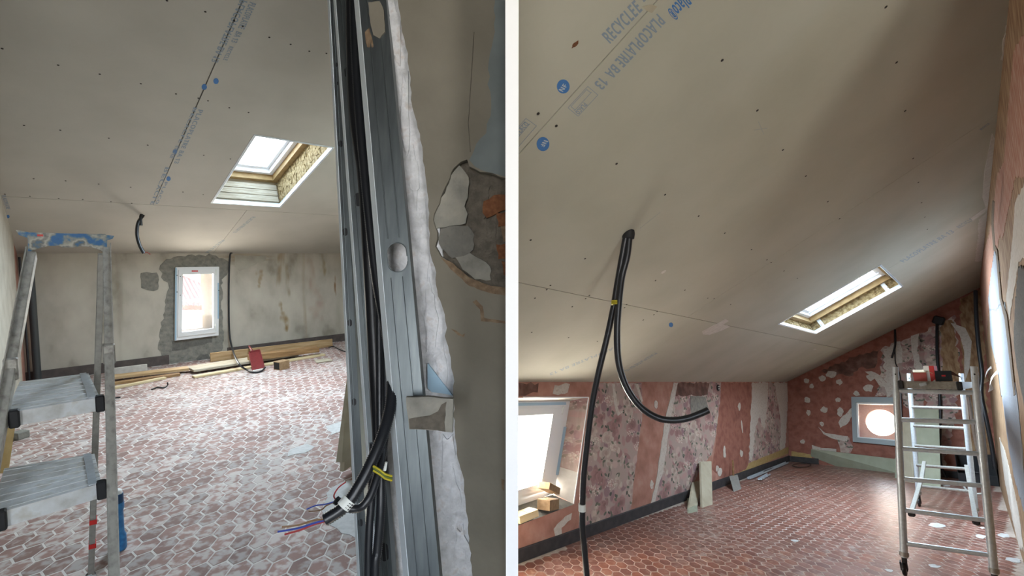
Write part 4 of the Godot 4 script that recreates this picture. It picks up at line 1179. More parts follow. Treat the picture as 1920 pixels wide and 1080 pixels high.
func blob(parent: Node, f: Face, called: String, px: float, py: float, rx: float, ry: float, m: Material, th := 0.003, rot := 0.0) -> MeshInstance3D:
	var c := f.p(px, py); var o := PackedVector2Array()
	for k in 12:
		var a := TAU * k / 12.0
		o.append(c + Vector2(cos(a) * rx, sin(a) * ry).rotated(rot) * rng.randf_range(0.75, 1.2))
	var b := Mb.new(); b.prism(o, Transform3D(), -0.001, th)
	return part(parent, called, b, m)

func right_shell():
	rk = Face.new(R, Transform3D())
	rc = ceil_face(R, 27.5)
	var gy := Vector3(0.25, 1, 0).normalized()
	rg = Face.new(R, Transform3D(Basis(Vector3(0, 0, 1), gy, Vector3(0, 0, 1).cross(gy)), Vector3(10.8, 0, 0)))
	var n := Vector3(-0.0364, 0.065, -1).normalized()
	var wy := (Vector3.UP - n * n.y).normalized()
	rr = Face.new(R, Transform3D(Basis(wy.cross(n), wy, n), Vector3(11.478, 0, 2.86)))
	var x0: float = R.wl(962, 800).x
	var ez := R.eye.z
	var b := Mb.new()
	b.prism(PackedVector2Array([Vector2(x0, 0.2), Vector2(11.4, 0.2), Vector2(11.6, -3.2), Vector2(5, -3.4), Vector2(0.9, -3.5), Vector2(x0 * 0.15, -ez * 0.85)]), Transform3D(Basis(Vector3.RIGHT, -PI / 2), Vector3(0, -0.0012, 0)), -0.2, 0.0)
	var fl := struct("floor", "waxed red hexagon tile floor of the right attic room", R, b, M.grout)
	tiles(R, fl, Vector2(0.0508, 0.083), false, 0.0, "right", func(p: Vector3) -> bool:
		var s := R.pix(p)
		return p.z > 0.03 and p.z < 2.83 + (11.478 - p.x) * 0.0364 and p.x < 10.76 and s.z > 0 and s.y < 1150 and s.x > 972 and s.x < 1990)
	var ff := Face.new(R, Transform3D(Basis(Vector3.RIGHT, -PI / 2), Vector3.ZERO))
	for q in [[1757, 985, 0.10, 0.07], [1842, 990, 0.05, 0.02], [1838, 1006, 0.09, 0.04], [1772, 910, 0.1, 0.05], [1752, 1062, 0.05, 0.04], [1668, 1070, 0.04, 0.03], [1490, 1014, 0.04, 0.03], [1882, 1004, 0.1, 0.04], [1900, 1050, 0.08, 0.05]]:
		blob(fl, ff, "plaster_smear", q[0], q[1], q[2], q[3], M.spill, 0.0022).transform = ff.xf
	# long low wall with the window opening at its left end
	b = Mb.new()
	b.prism(PackedVector2Array([Vector2(x0 - 0.15, -0.1), Vector2(10.9, -0.1), Vector2(11.25, 1.5), Vector2(x0 - 0.15, 1.5), Vector2(x0 - 0.15, 1.362), Vector2(4.33, 1.341), Vector2(4.036, 0.339), Vector2(x0 - 0.15, 0.285)]), Transform3D(), -0.24, 0.0)
	var wk := struct("wall_back", "low wall of the right room with peeling rose wallpaper and bare pink plaster", R, b, M.pink)
	piece(wk, rk, "wallpaper_strip", [1118, 718, 1203, 718, 1204, 777, 1198, 830, 1189, 897, 1182, 960, 1178, 988, 1140, 1008, 1098, 1028, 1080, 1034, 1084, 985, 1097, 862, 1106, 780], M.floral, 0.003, 0.01, 2)
	piece(wk, rk, "wallpaper_strip", [1268, 717, 1352, 717, 1349, 760, 1340, 827, 1334, 853, 1318, 870, 1298, 909, 1294, 930, 1262, 950, 1226, 968, 1226, 950, 1232, 900, 1248, 830, 1256, 770], M.floral, 0.003, 0.012, 3)
	piece(wk, rk, "wallpaper_strip", [1412, 717, 1478, 717, 1474, 790, 1472, 840, 1440, 862, 1402, 880, 1405, 850, 1408, 780], M.floral, 0.003, 0.02, 4)
	piece(wk, rk, "wallpaper_scrap", [972, 718, 1010, 718, 1008, 736, 985, 742, 972, 742], M.soot, 0.001, 0.02, 5)
	piece(wk, rk, "peeled_lining", [1263, 717, 1271, 717, 1256, 790, 1248, 850, 1243, 884, 1234, 910, 1222, 968, 1214, 972, 1222, 935, 1230, 900, 1238, 845, 1246, 790], M.scraped, 0.005, 0.008, 6)
	piece(wk, rk, "peeled_lining", [1410, 717, 1440, 717, 1438, 770, 1432, 806, 1424, 780, 1416, 800, 1410, 860, 1404, 862], M.scraped, 0.005, 0.03, 7)
	piece(wk, rk, "peeled_lining", [1452, 717, 1480, 717, 1476, 760, 1472, 838, 1462, 845, 1464, 790], M.scraped, 0.005, 0.02, 8)
	piece(wk, rk, "peeled_lining", [1147, 720, 1152, 720, 1156, 752, 1160, 772, 1170, 770, 1158, 780, 1154, 770, 1150, 750], M.scraped, 0.005, 0.005, 9)
	piece(wk, rk, "peeled_lining", [1190, 720, 1196, 720, 1205, 752, 1202, 754], M.scraped, 0.005, 0.004, 10)
	piece(wk, rk, "peeled_lining", [1060, 968, 1072, 962, 1070, 974, 1052, 990, 1054, 1010, 1046, 1032, 1038, 1036, 1042, 1010, 1038, 992], M.scraped, 0.004, 0.01, 11)
	piece(wk, rk, "peeled_lining", [1040, 722, 1068, 720, 1064, 736, 1046, 741, 1036, 738], M.scraped, 0.003, 0.012, 12)
	piece(wk, rk, "bare_patch", [1352, 717, 1410, 717, 1404, 865, 1398, 886, 1352, 896, 1335, 880, 1342, 830], M.pink_deep, 0.001, 0.01, 13)
	piece(wk, rk, "bare_patch", [1268, 717, 1330, 717, 1326, 738, 1310, 742, 1296, 740, 1280, 744, 1264, 740], M.soot, 0.0045, 0.015, 14)
	piece(wk, rk, "bare_patch", [1130, 988, 1176, 972, 1226, 960, 1216, 978, 1168, 998, 1135, 1010], M.tan, 0.0035, 0.006, 15)
	piece(wk, rk, "bare_patch", [1330, 908, 1398, 880, 1404, 868, 1478, 838, 1478, 850, 1420, 874, 1332, 920], M.tan, 0.0036, 0.006, 16)
	piece(wk, rk, "bare_patch", [972, 1046, 1070, 1012, 1076, 1022, 972, 1064], M.tan, 0.003, 0.006, 17)
	piece(wk, rk, "paper_flap", [1294, 742, 1322, 744, 1328, 768, 1318, 778, 1296, 780, 1294, 762], M.cement, 0.008, 0.008, 18)
	for q in [[1230, 758, 0.05, 0.05], [1386, 762, 0.06, 0.06], [1391, 800, 0.03, 0.1], [1390, 850, 0.07, 0.06], [1358, 848, 0.05, 0.09], [1345, 878, 0.06, 0.05], [1222, 908, 0.04, 0.05], [1349, 885, 0.08, 0.06]]:
		blob(wk, rk, "white_dab", q[0], q[1], q[2], q[3], M.scraped, 0.004)
	# plinth
	b = Mb.new()
	b.box(Transform3D(Basis(), Vector3((x0 + 10.8) / 2, 0.055, 0.01)), Vector3(10.8 - x0, 0.11, 0.02), 0.003)
	struct("baseboard_right", "dark painted plinth at the foot of the right room's papered low wall", R, b, M.plinth_dark)
	# gable end
	b = Mb.new()
	var oc := rg.p(1648, 788); var rad := 0.235
	var fy := 1.0 / gy.y
	var shell := PackedVector2Array([Vector2(-0.25, -0.1), Vector2(3.4, -0.1), Vector2(3.4, 3.6), Vector2(-0.25, 1.42 * fy)])
	var fr := rg.poly([1597, 745, 1688, 746, 1694, 838, 1600, 829])
	var fi := rg.poly([1606, 755, 1682, 756, 1687, 828, 1608, 821])
	var lo := Vector2(min(fi[0].x, fi[3].x), min(fi[3].y, fi[2].y)); var hi := Vector2(max(fi[1].x, fi[2].x), max(fi[0].y, fi[1].y))
	holed(b, -0.25, -0.1, 3.4, 3.6, lo.x, lo.y, hi.x, hi.y, Transform3D(), -0.08, 0.0)
	var wg := struct("wall_gable", "gable end wall of the right room with bare red plaster and torn rose paper", R, b, M.pink_deep, rg.xf)
	# outer skin of the gable with a round opening
	b = Mb.new()
	for s in [-1.0, 1.0]:
		var half := PackedVector2Array([Vector2(oc.x, oc.y - 0.9), Vector2(oc.x + s * 2.2, oc.y - 0.9), Vector2(oc.x + s * 2.2, oc.y + 2.0), Vector2(oc.x, oc.y + 2.0)])
		for k in 21:
			var a := PI / 2 - PI * k / 20.0
			half.append(oc + Vector2(s * cos(a) * rad, sin(a) * rad))
		b.prism(half, Transform3D(), -0.26, -0.2)
	part(wg, "outer_skin", b, M.pink_reveal)
	b = Mb.new()
	for q in [rect(lo.x - 0.03, lo.y - 0.03, lo.x, hi.y + 0.03), rect(hi.x, lo.y - 0.03, hi.x + 0.03, hi.y + 0.03), rect(lo.x, lo.y - 0.03, hi.x, lo.y), rect(lo.x, hi.y, hi.x, hi.y + 0.03)]: b.prism(q, Transform3D(), -0.21, -0.07)
	part(wg, "window_reveal", b, M.pink_reveal)
	var win := Node3D.new(); win.name = "window_5"; add_child(win, true); win.transform = R.xf * rg.xf
	win.set_meta("kind", "structure"); win.set_meta("label", "square grey-framed window before a round opening in the right gable wall")
	b = Mb.new(); frame4(b, fr, fi, -0.01, 0.045)
	part(win, "frame", b, M.frame_grey)
	var f2 := PackedVector2Array(); var f3 := PackedVector2Array()
	for k in 4:
		f2.append(fi[k].lerp((fi[0] + fi[2]) / 2, 0.0)); f3.append(fi[k].lerp((fi[0] + fi[2]) / 2, 0.07))
	b = Mb.new(); frame4(b, f2, f3, -0.05, 0.01)
	part(win, "sash", b, M.pvc)
	b = Mb.new(); b.prism(f3, Transform3D(), -0.03, -0.026)
	part(win, "glass_pane", b, M.glass)
	# what is left of the paper on the gable
	piece(wg, rg, "wallpaper_strip", [1655, 652, 1690, 640, 1730, 625, 1736, 700, 1732, 760, 1700, 765, 1690, 745, 1640, 744, 1650, 720], M.floral, 0.003, 0.03, 31)
	piece(wg, rg, "wallpaper_strip", [1716, 632, 1790, 590, 1800, 700, 1790, 800, 1770, 880, 1740, 890, 1736, 760], M.floral, 0.003, 0.03, 32)
	piece(wg, rg, "peeled_lining", [1656, 655, 1688, 640, 1692, 680, 1676, 690, 1680, 740, 1662, 745, 1660, 700], M.scraped, 0.005, 0.03, 33)
	piece(wg, rg, "peeled_lining", [1708, 630, 1724, 625, 1720, 660, 1730, 690, 1734, 730, 1718, 700, 1712, 670], M.scraped, 0.005, 0.02, 34)
	piece(wg, rg, "peeled_lining", [1782, 605, 1810, 615, 1822, 640, 1818, 690, 1808, 720, 1808, 660, 1800, 630], M.scraped, 0.005, 0.02, 35)
	piece(wg, rg, "bare_patch", [1764, 600, 1784, 600, 1796, 660, 1800, 716, 1766, 716], M.brown_wall, 0.004, 0.02, 36)
	piece(wg, rg, "bare_patch", [1800, 560, 1840, 540, 1848, 720, 1862, 890, 1810, 890, 1806, 720], M.brown_wall, 0.001, 0.02, 37)
	piece(wg, rg, "peeled_lining", [1622, 697, 1634, 696, 1650, 704, 1662, 718, 1660, 726, 1648, 722, 1640, 710], M.scraped, 0.004, 0.01, 38)
	piece(wg, rg, "peeled_lining", [1590, 772, 1598, 764, 1598, 780, 1586, 797, 1576, 802, 1572, 792, 1580, 780], M.scraped, 0.004, 0.01, 39)
	piece(wg, rg, "peeled_lining", [1534, 800, 1548, 812, 1590, 818, 1588, 828, 1560, 822, 1544, 814], M.scraped, 0.004, 0.006, 40)
	piece(wg, rg, "peeled_lining", [1522, 834, 1540, 840, 1568, 842, 1568, 850, 1524, 848], M.scraped, 0.004, 0.006, 41)
	piece(wg, rg, "bare_patch", [1484, 846, 1520, 852, 1524, 866, 1484, 856], M.tan, 0.003, 0.006, 42)
	piece(wg, rg, "wallpaper_scrap", [1570, 818, 1592, 820, 1600, 838, 1594, 850, 1576, 848], M.floral, 0.003, 0.01, 43)
	piece(wg, rg, "bare_patch", [1540, 695, 1600, 670, 1650, 655, 1640, 690, 1610, 690, 1600, 704, 1560, 702], M.soot, 0.001, 0.03, 44)
	for q in [[1512, 714, 0.05, 0.05], [1522, 724, 0.04, 0.05], [1542, 710, 0.06, 0.06], [1574, 716, 0.05, 0.06], [1514, 750, 0.05, 0.06], [1516, 774, 0.04, 0.06], [1545, 768, 0.06, 0.06], [1571, 750, 0.05, 0.04], [1575, 772, 0.05, 0.08], [1541, 795, 0.04, 0.04], [1505, 828, 0.04, 0.04], [1632, 708, 0.06, 0.06], [1628, 728, 0.08, 0.07], [1606, 738, 0.05, 0.05], [1558, 702, 0.09, 0.07]]:
		blob(wg, rg, "white_dab", q[0], q[1], q[2], q[3], M.scraped, 0.004)
	b = Mb.new(); b.box(Transform3D(Basis(), Vector3(0.25, 0.05, 0.01)), Vector3(0.5, 0.1, 0.02), 0.003)
	b.box(Transform3D(Basis(), Vector3(2.55, 0.05, 0.01)), Vector3(0.7, 0.1, 0.02), 0.003)
	struct("baseboard_gable", "dark plinth pieces at the foot of the right room's gable wall", R, b, M.plinth_dark, rg.xf)
	# right wall
	b = Mb.new()
	var lim: float = rr.p(1990, 500).x
	b.prism(rect(-2.0, -0.2, 9.4, 3.75), Transform3D(), -0.2, 0.0)
	var wr := struct("wall_right", "long right wall stripped to brown plaster with torn white paper lining", R, b, M.brown_wall, rr.xf)
	piece(wr, rr, "wallpaper_scrap", [1902, 95, 1925, 60, 1925, 330, 1905, 330, 1890, 400, 1880, 450, 1872, 420, 1884, 300, 1892, 200], M.rusty_wall, 0.003, 0.012, 51)
	piece(wr, rr, "wallpaper_scrap", [1870, 330, 1884, 300, 1882, 420, 1868, 470, 1858, 520, 1850, 640, 1842, 600, 1838, 520, 1846, 470, 1860, 420], M.rusty_wall, 0.003, 0.02, 52)
	piece(wr, rr, "torn_lining", [1866, 470, 1874, 490, 1878, 540, 1880, 565, 1870, 580, 1856, 580, 1854, 560, 1860, 510], M.torn, 0.006, 0.02, 53)
	piece(wr, rr, "torn_lining", [1856, 580, 1872, 570, 1886, 572, 1890, 620, 1896, 680, 1906, 730, 1914, 800, 1922, 900, 1922, 960, 1904, 900, 1892, 840, 1882, 760, 1868, 680, 1858, 640], M.torn, 0.004, 0.03, 54)
	piece(wr, rr, "torn_lining", [1874, 820, 1886, 850, 1900, 910, 1912, 970, 1920, 1030, 1912, 1030, 1896, 960, 1884, 900], M.scraped, 0.003, 0.02, 55)
	piece(wr, rr, "torn_crack", [1868, 460, 1872, 470, 1880, 560, 1890, 590, 1896, 640, 1906, 740, 1903, 742, 1892, 650, 1886, 600, 1876, 560], M.stain, 0.007, 0.003, 56)
	piece(wr, rr, "torn_crack", [1862, 376, 1866, 378, 1864, 420, 1868, 470, 1864, 470, 1860, 420], M.stain, 0.005, 0.003, 57)
	piece(wr, rr, "rubble_breach", [1910, 505, 1925, 500, 1925, 780, 1918, 740, 1908, 690, 1902, 640, 1904, 580, 1908, 540], M.rubble, 0.004, 0.02, 58)
	piece(wr, rr, "wallpaper_scrap", [1905, 380, 1925, 340, 1925, 480, 1912, 490, 1900, 560, 1894, 600, 1888, 560, 1898, 470], M.scraped, 0.004, 0.01, 59)
	# curled scraps of paper still hanging on it
	for q in [[1862, 700, 16, 24, 61], [1874, 712, 12, 26, 62], [1862, 908, 14, 26, 63]]:
		var c := rr.p(q[0], q[1])
		b = Mb.new()
		var w := 0.16 if q[4] < 63 else 0.1
		var row := []
		for i in 6:
			var a := i / 5.0
			row.append([Vector3(c.x - w * 0.5, c.y + 0.1 - 0.2 * a, 0.01 + 0.06 * sin(a * 2.6)), Vector3(c.x + w * 0.5, c.y + 0.06 - 0.2 * a * a, 0.01 + 0.09 * a)])
		for i in 5: b.quad(row[i][0], row[i][1], row[i + 1][1], row[i + 1][0], Vector3(0, 0, 1))
		part(wr, "curled_paper", b, M.paper_back)
	# ceiling
	var clip := PackedVector2Array([Vector2(x0, -0.06), Vector2(13.4, -0.06), Vector2(13.4, 4.15), Vector2(-0.5, 4.15), Vector2(x0 * (1.0 - 3.0 / ez), 3.0 / 0.887)])
	var hole := rect(6.4, 1.466, 8.08, 2.66)
	b = Mb.new()
	for half in [rect(-0.6, -0.06, 7.2, 5), rect(7.2, -0.06, 13.4, 5)]:
		for q in Geometry2D.clip_polygons(half, rect(6.34, 1.406, 8.14, 2.72)):
			for q2 in Geometry2D.intersect_polygons(q, clip): b.prism(q2, Transform3D(), -0.12, -0.016)
	var ce := struct("ceiling", "sloping ceiling of bare plasterboard in the right room with a wide skylight", R, b, M.backing, rc.xf)
	var sj := 1.2706
	boards(ce, rc, [[-0.6, sj, 1.387, 5.0], [1.392, sj, 4.343, 5.0], [4.349, sj, 6.748, 5.0], [6.752, sj, 13.4, 5.0], [-0.6, 0.0, 4.6, sj - 0.006], [4.603, 0.0, 7.6, sj - 0.006], [7.603, 0.0, 13.4, sj - 0.006]], hole, clip, M.board)
	screws(ce, rc, [1009, 213, 1043, 236, 1156, 307, 1354, 113, 1420, 207, 1468, 281, 1511, 330, 1661, 13, 1681, 117, 1697, 208, 1247, 365, 1310, 405, 1359, 437, 1097, 485, 995, 450, 1032, 535, 1025, 543, 1003, 559, 1073, 575, 1105, 554, 1098, 560, 1175, 571, 1171, 577, 1229, 526, 1284, 544, 1232, 584, 1226, 590, 1206, 600, 1409, 468, 1327, 559, 1339, 560, 1370, 571, 997, 623, 1066, 633, 1120, 640, 1722, 342, 1728, 380, 1734, 407, 1739, 430, 1712, 297, 1552, 378, 1574, 410, 1438, 487, 1446, 492, 1470, 508, 1495, 522, 1889, 180, 1882, 203, 1873, 263], M.hole, 0.0065)
	# print on the boards
	for q in [["PLACOPLATRE", 1232, 25, 1152, 113, 1248, 42], ["BA", 1149, 119, 1133, 136, 1161, 135], ["13", 1126, 143, 1113, 157, 1138, 160], ["RECYCLEE", 1144, 82, 1205, 19, 1128, 64], ["L", 1207, 4, 1217, -6, 1196, -14], ["PLACOPLATRE BA 13", 1227, 661, 1170, 695, 1231, 664], ["PLACOPLATRE BA 13", 1164, 645, 1030, 700, 1166, 649], ["PLACOPLATRE BA 13", 1695, 492, 1790, 435, 1691, 486], ["RECYCLE", 1800, 428, 1826, 412, 1796, 423], ["RECYCLE", 1840, 244, 1856, 232, 1838, 241]]:
		lettering(ce, rc, "printed_text", q[0], rc.p(q[1], q[2]), rc.p(q[3], q[4]), rc.p(q[5], q[6]), M.ink if q[2] < 300 else M.ink_pale)
	lettering(ce, rc, "printed_logo", "Placo®", rc.p(1282, -14), rc.p(1250, 20), rc.p(1302, 4), M.ink_blue)
	for q in [[1056, 162, 1055, 172, 1064, 160, 1049, 166], [1018, 270, 1020, 262, 1012, 273, 1026, 267]]:
		dot(ce, rc, q[0], q[1], 12.0, M.ink_blue)
		lettering(ce, rc, "printed_logo", "NF", rc.p(q[2], q[3]), rc.p(q[4], q[5]), rc.p(q[6], q[7]), M.ink_light).position.z = 0.0012
	for q in [[[1102, 162, 1121, 178, 1084, 218, 1065, 202], false], [[986, 222, 1006, 236, 967, 281, 947, 266], true]]:      # rectangular stamps
		var s := rc.poly(q[0])
		var b2 := Mb.new()
		var at := func(u: float, v: float) -> Vector2: return s[0].lerp(s[1], u).lerp(s[3].lerp(s[2], u), v)
		for l in [[0, 0, 1, 0], [1, 0, 1, 1], [1, 1, 0, 1], [0, 1, 0, 0], [0.5, 0.06, 0.5, 0.94], [0.1, 0.1, 0.1, 0.9], [0.5, 0.1, 0.1, 0.1], [0.5, 0.9, 0.1, 0.9]]:
			var l0: Vector2 = at.call(l[0], l[1]); var l1: Vector2 = at.call(l[2], l[3])
			b2.bar(Vector3(l0.x, l0.y, 0.0004), Vector3(l1.x, l1.y, 0.0004), 0.0018, 0.0008, Vector3.BACK)
		part(ce, "printed_stamp", b2, M.ink)
		if q[1]: lettering(ce, rc, "printed_text", "PLACO", at.call(0.46, 0.55), at.call(0.46, 0.08), at.call(0.1, 0.55), M.ink)
		else: lettering(ce, rc, "printed_text", "PLACO", at.call(0.58, 0.5), at.call(0.58, 0.96), at.call(0.94, 0.5), M.ink)
	dot(ce, rc, 1258, 609, 4.0, M.ink_blue)
	# filler smears and the white jointing along the right edge
	for q in [[[1316, 622, 1330, 614, 1346, 606, 1360, 598, 1366, 602, 1356, 608, 1370, 612, 1352, 620, 1330, 628, 1318, 627], 71], [[1860, 250, 1878, 285, 1868, 320, 1862, 350, 1850, 395, 1842, 370, 1846, 320, 1852, 290], 72], [[1900, -20, 1930, -20, 1920, 60, 1908, 95, 1890, 116, 1876, 112, 1886, 60], 73], [[1834, 412, 1858, 392, 1850, 440, 1840, 490, 1828, 490, 1834, 440], 74], [[1820, 408, 1850, 388, 1846, 398, 1824, 414], 75]]:
		piece(ce, rc, "filler_smear", q[0], M.filler, 0.002, 0.008, q[1])
	blob(ce, rc, "filler_smear", 1244, 510, 0.02, 0.02, M.filler, 0.0015)
	blob(ce, rc, "filler_smear", 1528, 655, 0.06, 0.02, M.filler, 0.0015)
	blob(ce, rc, "rust_mark", 1078, 83, 0.008, 0.014, M.brick, 0.0015)
	piece(ce, rc, "tape_patch", [1204, 12, 1222, 8, 1232, 12, 1222, 24, 1212, 20], M.offcut, 0.002, 0.003, 77)
	for q in [[1422, 228, 1432, 252], [1414, 244, 1438, 240], [1200, 428, 1238, 398]]:
		b = Mb.new(); b.bar(Vector3(rc.p(q[0], q[1]).x, rc.p(q[0], q[1]).y, 0.0003), Vector3(rc.p(q[2], q[3]).x, rc.p(q[2], q[3]).y, 0.0003), 0.0015, 0.0008, Vector3.BACK)
		part(ce, "pencil_mark", b, M.ink_pale)
	skylight(R, rc, "window_4", "wide skylight in the right room with wool-lined shaft and metal edging", 6.4, 8.08, 1.466, 2.66, 0.25, false)
	window_right()

func window_right():
	var o := Node3D.new(); o.name = "window_3"; add_child(o, true); o.transform = R.xf
	o.set_meta("kind", "structure"); o.set_meta("label", "deep white window at the left edge of the right room's papered wall")
	var z := -0.17
	var q := func(px, py) -> Vector2:
		var h := R.wl(px, py, z)
		return Vector2(h.x, h.y)
	var left: float = q.call(955, 800).x
	var tr: Vector2 = q.call(1066, 752); var br: Vector2 = q.call(1036, 925)
	var out := PackedVector2Array([Vector2(left, tr.y + 0.02), tr, br, Vector2(left, br.y - 0.03)])
	var tm: Vector2 = q.call(1050, 764); var bm: Vector2 = q.call(1022, 918)
	var mid := PackedVector2Array([Vector2(left, tm.y + 0.01), tm, bm, Vector2(left, bm.y - 0.02)])
	var ti: Vector2 = q.call(1032, 776); var bi: Vector2 = q.call(1010, 905)
	var inn := PackedVector2Array([Vector2(left, ti.y + 0.005), ti, bi, Vector2(left, bi.y - 0.02)])
	var b := Mb.new()
	for k in [0, 1, 2]: b.prism(PackedVector2Array([out[k], out[k + 1], mid[k + 1], mid[k]]), Transform3D(), z - 0.05, z + 0.02)
	part(o, "outer_frame", b, M.pvc)
	b = Mb.new()
	for k in [0, 1, 2]: b.prism(PackedVector2Array([mid[k], mid[k + 1], inn[k + 1], inn[k]]), Transform3D(), z - 0.05, z + 0.035)
	part(o, "sash", b, M.pvc)
	b = Mb.new()
	b.prism(PackedVector2Array([out[0] + Vector2(0, -0.012), out[1] + Vector2(-0.07, -0.008), out[1] + Vector2(-0.07, -0.035), out[0] + Vector2(0, -0.04)]), Transform3D(), z + 0.02, z + 0.0225)
	b.prism(PackedVector2Array([q.call(1054, 800), q.call(1060, 800), q.call(1045, 890), q.call(1039, 890)]), Transform3D(), z + 0.02, z + 0.0225)
	part(o, "protective_film", b, M.film)
	b = Mb.new(); b.prism(inn, Transform3D(), z - 0.02, z - 0.016)
	part(o, "glass_pane", b, M.glass)
	b = Mb.new(); b.tube([R.wl(1057, 762, z + 0.03), R.wl(1053, 776, z + 0.03)], 0.012, 8)
	part(o, "hinge", b, M.tape)
	# splayed reveal: papered cheek, white foot, sill and head
	var c0 := Vector3(4.33, 1.341, 0); var c1 := Vector3(4.036, 0.339, 0)
	var d0 := Vector3(tr.x, tr.y, z); var d1 := Vector3(br.x, br.y, z)
	var m0 := c0.lerp(c1, 0.72); var m1 := d0.lerp(d1, 0.72)
	b = Mb.new(); b.quad(c0, m0, m1, d0, Vector3(-1, 0, 0.3)); part(o, "papered_cheek", b, M.floral)
	b = Mb.new(); b.quad(m0, c1, d1, m1, Vector3(-1, 0, 0.3)); part(o, "white_cheek", b, M.filler)
	b = Mb.new(); b.quad(Vector3(left - 0.3, 0.285, 0.012), c1 + Vector3(0, 0, 0.012), Vector3(br.x, br.y - 0.01, z), Vector3(left - 0.3, br.y - 0.04, z), Vector3.UP); part(o, "sill", b, M.cement_dark)
	b = Mb.new(); b.quad(Vector3(left - 0.3, 1.362, 0.0), c0, Vector3(tr.x, tr.y, z), Vector3(left - 0.3, tr.y + 0.02, z), Vector3.DOWN); part(o, "head", b, M.filler)
	b = Mb.new(); b.bar(c0 + Vector3(0, 0, 0.004), Vector3(left, 1.364, 0.004), 0.006, 0.01); b.bar(c0 + Vector3(0, 0, 0.004), c1 + Vector3(0, 0, 0.004), 0.006, 0.012, Vector3.RIGHT)
	part(o, "edge_bead", b, M.pvc)

func rslab(called: String, label: String, cat: String, px: Array, m: Material, back: Vector3, group := "") -> Node3D:   # a thin board leaning on something: four room points, then its thickness
	var at: Vector3 = (px[2] + px[3]) / 2.0
	var o := thing(called, label, cat, R, at, Basis(), group)
	var b := Mb.new(); var f0 := []; var f1 := []
	for k in 4:
		f0.append(px[k] - at); f1.append(px[k] - at + back)
	var n: Vector3 = (f0[1] - f0[0]).cross(f0[2] - f0[0])
	if n.dot(back) > 0: n = -n
	b.quad(f0[0], f0[1], f0[2], f0[3], n); b.quad(f1[0], f1[1], f1[2], f1[3], -n)
	for k in 4: b.quad(f0[k], f0[(k + 1) % 4], f1[(k + 1) % 4], f1[k], f0[k] + f0[(k + 1) % 4] - f0[0] - f0[2])
	part(o, "board", b, m)
	return o

func carton(label: String, c: Vector3, size: Vector3, bas: Basis, m: Material, group := "") -> Node3D:
	var o := thing("cardboard_box", label, "box", R, c, bas, group)
	var b := Mb.new(); b.box(Transform3D(), size, 0.003)
	part(o, "body", b, m)
	b = Mb.new(); b.box(Transform3D(Basis(), Vector3(0, size.y / 2, 0)), Vector3(0.004, 0.002, size.z * 0.98))
	part(o, "flap_seam", b, M.tan)
	return o

